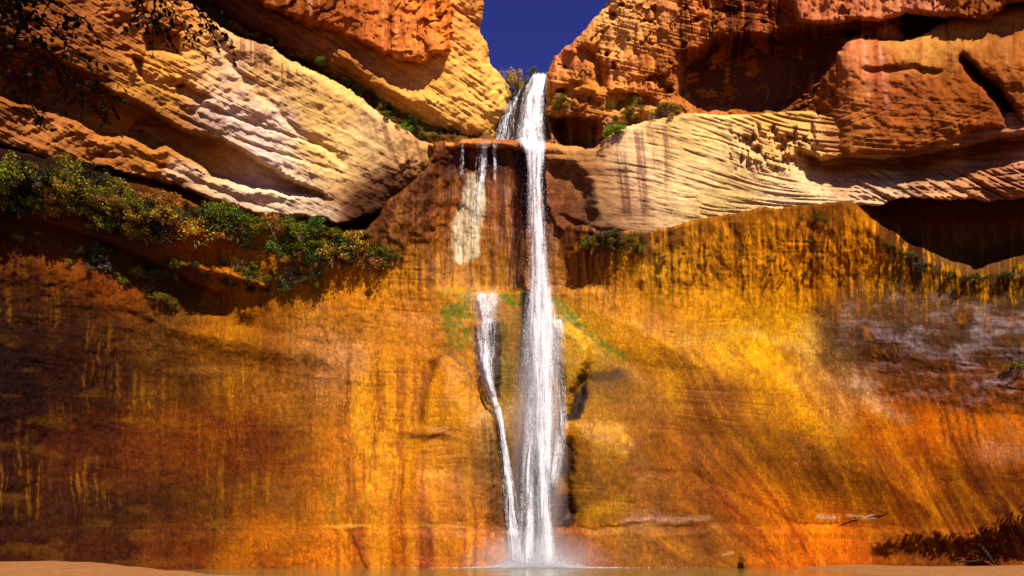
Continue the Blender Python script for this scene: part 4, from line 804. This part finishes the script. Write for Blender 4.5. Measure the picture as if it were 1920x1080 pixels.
def leaf_cloud(n, rad, g, size, clumps=9, flat=0.8, stretch=1.0):
    """leaf-sized rhombs gathered round random sprigs inside an uneven crown"""
    cc = g.normal(0, 1, (clumps, 3)); cc /= np.linalg.norm(cc, axis=1, keepdims=True) + 1e-9
    cc *= (rad * g.uniform(0.25, 0.95, clumps) ** 0.7)[:, None]; cc[:, 2] = cc[:, 2] * flat * stretch + rad * 0.45
    cr = rad * g.uniform(0.2, 0.5, clumps)
    k = g.integers(0, clumps, n); p = g.normal(0, 1, (n, 3)); p /= np.linalg.norm(p, axis=1, keepdims=True)
    P0 = cc[k] + p * (cr[k] * g.random(n) ** 0.45)[:, None]
    P0[:, 2] = np.where(P0[:, 2] < -0.1 * rad, -P0[:, 2] * 0.3, P0[:, 2])
    nrm = p + g.normal(0, 0.7, (n, 3)) + np.array([0, -0.2, 0.5]); nrm /= np.linalg.norm(nrm, axis=1, keepdims=True)
    a = np.cross(nrm, g.normal(0, 1, (n, 3))); a /= np.linalg.norm(a, axis=1, keepdims=True) + 1e-9; b = np.cross(nrm, a)
    s = size * g.uniform(0.55, 1.3, n)
    V = np.stack([P0 + a * s[:, None], P0 + b * (s * 0.55)[:, None], P0 - a * s[:, None], P0 - b * (s * 0.55)[:, None]], 1).reshape(-1, 3)
    tone = np.repeat(np.clip(0.4 + 0.35 * g.normal(0, 1, n) + 0.25 * g.normal(0, 1, clumps)[k], 0, 1), 4)
    return V, np.arange(n * 4).reshape(n, 4), tone, cc
MESHES = {}
def shrub_meshes(kind, var):
    k = (kind, var)
    if k in MESHES: return MESHES[k]
    g = np.random.default_rng(100 + var * 7 + sum(map(ord, kind)))
    V, Fq, tone, cc = leaf_cloud(1300 if kind != 'grey' else 600, 1.0, g, 0.072, 18 + var)
    o = mesh_np('foliage', V, Fq, LM[kind], None, False, [('leaf_tone', 'FLOAT', tone)])
    q = Quads()
    for c in cc[:8]:
        mid = (c[0] * 0.4, c[1] * 0.4, c[2] * 0.6 - 0.1)
        q.add(*tube([(0, 0, -0.35), mid, tuple(c)], [0.035, 0.022, 0.008], 5))
    o2 = q.build('stem', BARK); m1, m2 = o.data, o2.data
    bpy.data.objects.remove(o); bpy.data.objects.remove(o2); MESHES[k] = (m1, m2); return m1, m2
def shrub(px, py, r, kind, label, group=None, name='shrub', cat='shrub', var=None, off=0.25, sz=1.0, stems=True):
    e = empty(name, surf(px, py, off)); e.scale = (r, r, r * sz); e.rotation_euler = (0, 0, R.uniform(0, 6.28))
    m1, m2 = shrub_meshes(kind, R.randrange(4) if var is None else var)
    o = bpy.data.objects.new('foliage', m1); COL.objects.link(o); o.parent = e
    if stems: o = bpy.data.objects.new('stem', m2); COL.objects.link(o); o.parent = e
    return tag(e, label, cat, group)
ORD = ['leftmost', 'second', 'third', 'fourth', 'fifth', 'sixth', 'seventh', 'eighth', 'ninth', 'tenth', 'eleventh', 'twelfth', 'thirteenth', 'fourteenth', 'fifteenth', 'sixteenth', 'seventeenth', 'eighteenth', 'nineteenth']
def ordinal(i):
    if i < 19: return ORD[i]
    t, o_ = divmod(i + 1, 10)
    return ['twentieth', 'thirtieth', 'fortieth', 'fiftieth'][t - 2] if o_ == 0 else ['twenty', 'thirty', 'forty', 'fifty'][t - 2] + '-' + ('first' if o_ == 1 else ORD[o_ - 1])
LOOK = {'green': 'green', 'olive': 'olive', 'dark': 'dark green', 'teal': 'blue-green', 'rust': 'rusty brown', 'gold': 'golden', 'bright': 'bright green', 'grey': 'greyish', 'shade': 'blackish'}
def band(n, top, bot, kinds, rr, noun, where, group, seed, dens=None, sz=(0.7, 1.0)):
    r_ = random.Random(seed); pts = []; t = 0
    xs = [p[0] for p in top]
    while len(pts) < n and t < 8000:
        t += 1; x = r_.uniform(xs[0], xs[-1])
        a = np.interp(x, xs, [p[1] for p in top]); b = np.interp(x, [p[0] for p in bot], [p[1] for p in bot])
        y = r_.uniform(a, b)
        if dens and not dens(x, y): continue
        r = r_.uniform(*rr)
        if any((x - q[0]) ** 2 + ((y - q[1]) * 1.2) ** 2 < (15 * (r + q[2])) ** 2 * 0.55 for q in pts): continue
        pts.append((x, y, r, r_.choice(kinds)))
    for kd in set(kinds):
        row = sorted(q for q in pts if q[3] == kd)
        for i_, (x, y, r, k) in enumerate(row):
            nm = '%s %s' % (LOOK[k], noun)
            lab = 'only ' + nm if len(row) == 1 else 'leftmost ' + nm if i_ == 0 else 'rightmost ' + nm if i_ == len(row) - 1 else '%s %s from the left' % (ordinal(i_), nm)
            lab += ' ' + where
            shrub(x, y, r, k, lab, group, sz=r_.uniform(*sz), name='tuft' if noun == 'tuft' else 'shrub', cat=noun if noun != 'bushe' else 'bush')
G1 = 'bushes crowding the shaded bench under the left slab'
band(66, [(-60, 302), (0, 312), (100, 330), (200, 352), (300, 385), (420, 405)], [(-60, 395), (0, 402), (100, 408), (200, 432), (300, 462), (420, 470)], ['green', 'olive', 'olive', 'dark', 'gold', 'rust', 'green', 'shade'], (0.5, 1.45), 'shrub', 'on the bench under the left slab', G1, 3,
     dens=lambda x, y: not (300 < x < 420 and y > 415 and R.random() < 0.8))
band(30, [(420, 415), (480, 420), (560, 430), (620, 438), (710, 478)], [(420, 455), (500, 490), (560, 500), (620, 500), (710, 515)], ['green', 'green', 'teal', 'olive', 'dark', 'gold', 'rust'], (0.45, 1.3), 'shrub', "below the left slab's right tip", 'bushes on the slope right of the bench', 4,
     dens=lambda x, y: not (470 < x < 505 and y > 450))
band(44, [(150, 455), (300, 490), (400, 490), (520, 505), (600, 520)], [(150, 500), (300, 560), (400, 548), (520, 548), (600, 545)], ['dark', 'shade', 'grey', 'olive'], (0.3, 0.75), 'scrub plant', 'on the wall below the bench', 'low scrub on the broken wall left', 5)
band(8, [(0, 415), (150, 440)], [(0, 440), (150, 500)], ['dark', 'olive'], (0.2, 0.4), 'seedling', 'below the far left end of the bench', 'seedlings below the bench', 15)
shrub(300, 562, 0.7, 'olive', 'lone yellow-green tuft on the brown wall below the left bench', var=0, sz=0.6); shrub(322, 572, 0.6, 'green', 'low green tuft beside the lone yellow-green one, below the left bench', var=1, sz=0.5)
band(34, [(600, 118), (660, 160), (740, 222), (800, 252)], [(600, 130), (660, 174), (740, 236), (800, 262)], ['green', 'bright', 'bright', 'green', 'gold', 'rust'], (0.3, 0.55), 'plant', 'along the top rim of the left slab', 'plants lining the rim of the left slab', 6, sz=(0.5, 0.8))
band(14, [(790, 252), (862, 258)], [(790, 262), (862, 266)], ['gold', 'olive', 'rust'], (0.2, 0.4), 'tuft', "at the end of the left slab's rim", 'yellowed tufts at the end of the rim', 7, sz=(0.5, 0.8))
band(10, [(680, 165), (760, 215), (860, 250)], [(680, 185), (760, 235), (860, 262)], ['shade', 'dark'], (0.35, 0.6), 'shrub', 'in shade under the yellow cliff tier', 'shaded shrubs under the yellow tier', 17)
band(18, [(430, 42), (520, 78), (580, 104)], [(430, 52), (520, 92), (580, 122)], ['gold', 'rust', 'gold'], (0.18, 0.4), 'grass tuft', 'on the upper rim of the left slab', 'grass tufts on the rim', 8, sz=(0.6, 1.0))
def twiggy(px, py, h, label, off, nb=16, col=BARK, seed=1):
    r_ = random.Random(seed); q = Quads(); e = empty('dry_shrub', surf(px, py, off))
    for i in range(nb):
        an = r_.uniform(-1.1, 1.1); an2 = r_.uniform(-0.6, 0.6); L_ = h * r_.uniform(0.6, 1)
        tip = (math.sin(an) * L_, math.sin(an2) * L_ * 0.5, math.cos(an) * L_)
        mid = (tip[0] * 0.45, tip[1] * 0.5, tip[2] * 0.55)
        q.add(*tube([(0, 0, -0.1), mid, tip], [0.03, 0.018, 0.006], 4))
        for j in range(3):
            t = r_.uniform(0.4, 0.9); b = Vector(mid).lerp(Vector(tip), t)
            q.add(*tube([tuple(b), (b.x + r_.uniform(-.25, .25) * h, b.y + r_.uniform(-.15, .15), b.z + r_.uniform(0.1, 0.35) * h)], [0.014, 0.005], 4))
    o = q.build('twigs', col, e); tag(e, label, 'shrub')
DRY = simple('dry_twig', (0.30, 0.14, 0.07), 0.9, 0.1, 6, 0.3, 0)
twiggy(645, 148, 1.5, 'leafless reddish twiggy shrub on the rim of the left slab', 0.3, 26, DRY, 3)
# notch plants
shrub(968, 160, 0.85, 'gold', 'yellow-green leafy bush standing in the notch against the blue sky', name='bush', cat='bush', var=0, sz=1.3, off=-1.5)
shrub(952, 164, 0.7, 'green', 'lower green bush at the left foot of the notch, against the rock', name='bush', cat='bush', var=2, sz=0.8, off=-1.0)
shrub(984, 158, 0.45, 'olive', 'small olive bush close to the waterfall lip, against the sky', name='bush', cat='bush', var=1, off=-0.5)
shrub(999, 139, 0.5, 'green', 'sparse green twiggy bush right on the waterfall lip', name='bush', cat='bush', var=3, off=-1.2, sz=0.9)
twiggy(942, 152, 1.1, 'bare grey twigs against the sky at the left edge of the notch', -0.8, 14, simple('grey_twig', (0.16, 0.14, 0.13), 0.9, 0.1, 6, 0.2, 0), 5)
# right ledge plants
shrub(1150, 252, 0.85, 'bright', 'bright green low bush at the left corner of the pale right slab', name='bush', cat='bush', var=1, sz=0.6)
shrub(1163, 246, 0.6, 'bright', 'small bright green tuft just right of the low bush on the right slab', name='bush', cat='bush', var=3, sz=0.5)
band(22, [(1140, 200), (1180, 188), (1250, 200), (1275, 208)], [(1140, 235), (1180, 232), (1250, 222), (1275, 220)], ['olive', 'grey', 'olive', 'gold', 'dark'], (0.3, 0.65), 'shrub', 'on the ledge above the right slab', 'scrub on the right ledge', 9)
band(6, [(1035, 175), (1062, 185)], [(1035, 205), (1062, 200)], ['olive', 'gold'], (0.25, 0.4), 'tuft', 'right of the top cascade', 'tufts beside the top cascade', 10)
band(30, [(1090, 450), (1150, 432), (1210, 448)], [(1090, 466), (1150, 470), (1210, 492)], ['green', 'dark', 'dark', 'olive'], (0.18, 0.42), 'plant', 'on the dark seep right of the fall', 'hanging plants on the seep right of the fall', 11)
band(26, [(1230, 480), (1400, 440), (1600, 430), (1680, 460)], [(1230, 500), (1400, 520), (1600, 520), (1680, 540)], ['dark', 'dark', 'grey', 'olive'], (0.12, 0.3), 'plant', 'on the streaked wall under the right slab', 'tiny plants on the orange streaked wall', 12)
band(22, [(1660, 455), (1720, 480), (1800, 520), (1930, 496)], [(1660, 480), (1720, 520), (1800, 535), (1930, 520)], ['green', 'dark', 'dark', 'grey'], (0.18, 0.4), 'plant', 'along the cave shadow edge', 'plants along the cave shadow', 13)
shrub(1905, 690, 0.7, 'olive', 'yellow-green bush on the grey crusted rock at the right edge', name='bush', cat='bush', var=0, sz=0.5)
band(16, [(700, 455), (760, 470)], [(700, 500), (760, 500)], ['dark', 'green', 'olive'], (0.15, 0.35), 'plant', 'at the foot of the brown shoulder', 'plants left of the recess', 14)
band(10, [(1500, 400), (1560, 396)], [(1500, 412), (1560, 420)], ['dark', 'green'], (0.12, 0.25), 'plant', 'under the rim of the right slab', 'tiny plants under the slab rim', 16)

# ------------------------------------------------------------------ overhanging tree, upper left, rooted on the bank left of the camera
def hang_tree():
    D = 9.5
    def at(px, py, d=D): return Vector(world_xyz(px, py, d))
    t = empty('tree', (-9.2, 8.4, 0.4)); base = Vector((-9.2, 8.4, 0.4)); r_ = random.Random(21)
    tr_ = Quads(); tr_.add(*tube([base + Vector((0, 0, -0.5)), base + Vector((0.3, 0, 2.5)), base + Vector((0.1, 0.3, 5)), base + Vector((0.6, 0.5, 8)), base + Vector((0.9, 0.6, 11))], [0.26, 0.2, 0.16, 0.11, 0.05], 10))
    q0 = tr_.V; tr_.V = [tuple(Vector(v) - base) for v in q0]; tr_.build('trunk', BARK, t)
    limbs = [([(-330, -120), (-60, -60), (40, 10), (30, 90), (60, 130)], .05), ([(-330, -40), (-80, 60), (20, 130), (60, 200)], .04), ([(-300, -220), (-40, -160), (20, -40), (50, 55), (105, 110), (150, 170), (168, 192)], .05),
             ([(40, 30), (90, 50), (130, 90), (170, 130), (185, 165)], .022), ([(-300, -200), (0, -180), (250, -110), (300, -30), (285, 25), (280, 45)], .05), ([(250, -110), (320, -60), (352, -5), (375, 20), (392, 44), (432, 74)], .03),
             ([(-200, 40), (-40, 170), (20, 200), (80, 212)], .02), ([(300, -30), (318, 10), (335, 40), (350, 72)], .015), ([(0, -40), (70, 0), (120, 30), (160, 32)], .02), ([(-120, 20), (-20, 100), (60, 88), (110, 140), (150, 160), (210, 192)], .018),
             ([(-200, 90), (-40, 120), (30, 150), (90, 148)], .016), ([(-100, 0), (0, 10), (30, 50), (70, 110)], .02), ([(270, -80), (262, -20), (272, 30), (290, 46)], .016)]
    leaves = []; 
    for pts, r0 in limbs:
        dz = r_.uniform(-1.2, 0.8); n = len(pts); path = []
        for i, (x, y) in enumerate(pts):
            path.append(at(x + r_.uniform(-3, 3), y, D + dz + 0.25 * math.sin(i * 1.7)))
        fine = []
        for i in range(n - 1):
            for k in range(5):
                f = k / 5; p = path[i].lerp(path[i + 1], f); p += Vector((r_.uniform(-1, 1), r_.uniform(-1, 1), r_.uniform(-1, 1))) * 0.02; fine.append(p)
        fine.append(path[-1]); rad = [max(r0 * (1 - i / len(fine)) , 0.004) for i in range(len(fine))]
        q = Quads(); V, Fq = tube([p - base for p in fine], rad, 6); q.add(V, Fq)
        for p in fine[3:]:
            for _ in range(r_.choice([1, 1, 2])):
                e_ = p + Vector((r_.uniform(-.28, .32), r_.uniform(-.3, .3), r_.uniform(-.35, .1)))
                m_ = p.lerp(e_, 0.5) + Vector((0, 0, 0.04)); q.add(*tube([p - base, m_ - base, e_ - base], [0.007, 0.005, 0.003], 4))
                for f in (0.35, 0.6, 0.8, 1.0): 
                    if r_.random() < 0.85: leaves.append(p.lerp(e_, f))
        q.build('branch', DARKBARK, t)
    # upper crown, above the picture, that keeps these branches in shade
    g = np.random.default_rng(4); extra = []
    for _ in range(60):
        c = at(r_.uniform(-420, 420), r_.uniform(-520, -150), D + r_.uniform(-3.5, 0.8))
        extra += [q_ for q_ in (c + Vector(v) for v in g.normal(0, 0.38, (75, 3))) if HZ - (q_.z - EYE) / q_.y * F < -25]
    P_ = np.array([tuple(p - base) for p in leaves + extra]); n = len(P_)
    nr = g.normal(0, 1, (n, 3)) + np.array([0, -0.7, 0.3]); nr /= np.linalg.norm(nr, axis=1, keepdims=True)
    a = np.cross(nr, g.normal(0, 1, (n, 3))); a /= np.linalg.norm(a, axis=1, keepdims=True); b = np.cross(nr, a); s = g.uniform(0.021, 0.040, n)[:, None]
    s[len(leaves):] *= 3.2
    ring = [(1.1, 0), (0.5, 0.62), (-0.3, 0.72), (-0.95, 0.3), (-0.95, -0.3), (-0.3, -0.72), (0.5, -0.62)]
    V = np.stack([P_ + a * s * u + b * s * v + nr * s * 0.15 * abs(v) for u, v in ring], 1).reshape(-1, 3)
    mesh_np('leaves', V, np.arange(n * 7).reshape(n, 7), LM['shade'], t, False, [('leaf_tone', 'FLOAT', np.repeat(g.random(n), 7))])
    tag(t, 'dark leafy branches of a tree hanging into the upper left corner', 'tree')
hang_tree()

# tree outside the right edge whose shade falls on the foot of the wall
def right_tree():
    g = np.random.default_rng(12); pts = []
    shape = [(1655, 1030, 20, 8), (1700, 1022, 30, 14), (1750, 1024, 34, 16), (1800, 1026, 34, 18), (1850, 1015, 34, 28), (1890, 1000, 26, 22), (1915, 1015, 30, 26), (1950, 1000, 50, 50), (1990, 1010, 60, 60), (1860, 1040, 50, 10)]
    for (x, y, rx, ry) in shape:
        for _ in range(int(rx * ry / 12) + 26):
            a = g.normal(0, 0.5, 2); p = surf(x + a[0] * rx, min(y + a[1] * ry, 1075))
            k = (p.x - 0.668 * p.y) ; den = S.x - 0.668 * S.y
            t_ = max((-k) / den, 1.5) + abs(g.normal(0, 2.4)) + 0.6
            pts.append(p + S * t_)
    P_ = np.array([tuple(p) for p in pts]); c = P_.mean(0); root = Vector((c[0] + 2.2, c[1] - 0.6, 0.4))
    e = empty('tree', root); n = len(P_); k = 5
    Q = (np.repeat(P_, k, 0) + g.normal(0, 0.16, (n * k, 3))) - np.array(root); n = len(Q)
    Q = Q[(Q[:, 0] + root.x) > 0.662 * (Q[:, 1] + root.y)]; n = len(Q)
    nr = g.normal(0, 1, (n, 3)) + np.array([0, -0.4, 0.6]); nr /= np.linalg.norm(nr, axis=1, keepdims=True)
    a = np.cross(nr, g.normal(0, 1, (n, 3))); a /= np.linalg.norm(a, axis=1, keepdims=True); b = np.cross(nr, a); s = g.uniform(0.08, 0.17, n)[:, None]
    V = np.stack([Q + a * s, Q + b * s * 0.6, Q - a * s, Q - b * s * 0.6], 1).reshape(-1, 3)
    mesh_np('crown', V, np.arange(n * 4).reshape(n, 4), LM['green'], e, False, [('leaf_tone', 'FLOAT', np.repeat(g.random(n), 4))])
    q = Quads(); q.add(*tube([(0.6, 0, -0.6), (0.5, 0, 2), (0.2, 0.1, 4.5), (0.0, 0.2, c[2] + 0.5)], [0.3, 0.24, 0.17, 0.06], 10))
    for _ in range(26):
        tip = Vector(Q[g.integers(0, n)]); st_ = Vector((0.35, 0.05, g.uniform(2.5, 5)))
        q.add(*tube([st_, st_.lerp(tip, 0.5) + Vector((0, 0, 0.3)), tip], [0.08, 0.05, 0.015], 6))
    q.build('trunk', BARK, e)
    tag(e, 'green tree just outside the right edge that shades the foot of the wall', 'tree')
right_tree()

# ------------------------------------------------------------------ driftwood and stones at the foot of the wall
def log(px, py, L_, r0, ang, label, off=0.5, seed=1):
    r_ = random.Random(seed); e = empty('driftwood', surf(px, py, off)); q = Quads(); c, s_ = math.cos(ang), math.sin(ang)
    pts = [(c * L_ * t, r_.uniform(-.05, .05), s_ * L_ * t + r_.uniform(-.04, .04)) for t in (-.5, -.25, 0, .25, .5)]
    q.add(*tube(pts, [r0 * .6, r0, r0 * 1.05, r0 * .8, r0 * .3], 9)); q.build('log', DARKBARK, e)
    q = Quads()
    for _ in range(3):
        b = Vector(pts[r_.randrange(1, 4)]); q.add(*tube([b, b + Vector((r_.uniform(-.4, .4), r_.uniform(-.3, 0), r_.uniform(.15, .5))) * L_ * 0.4], [r0 * .35, r0 * .08], 5))
    q.build('stub', DARKBARK, e); tag(e, label, 'driftwood')
log(1850, 1040, 1.8, 0.17, -0.9, 'dark driftwood log leaning in the tree shade at the lower right', seed=2)
log(1820, 1052, 2.6, 0.07, 0.05, 'thin dark branch lying flat in the tree shade at the lower right', seed=3)
log(1655, 960, 1.6, 0.035, -0.35, 'short dark stick caught on the low ledge of the right wall', off=0.12, seed=4)
log(1600, 972, 1.6, 0.03, 0.12, 'thin stick lying on the pale silt ledge of the right wall', off=0.12, seed=5)
log(245, 1066, 1.6, 0.05, 0.08, 'small dark stick lying on the sand bank at the lower left', off=3.5, seed=6)
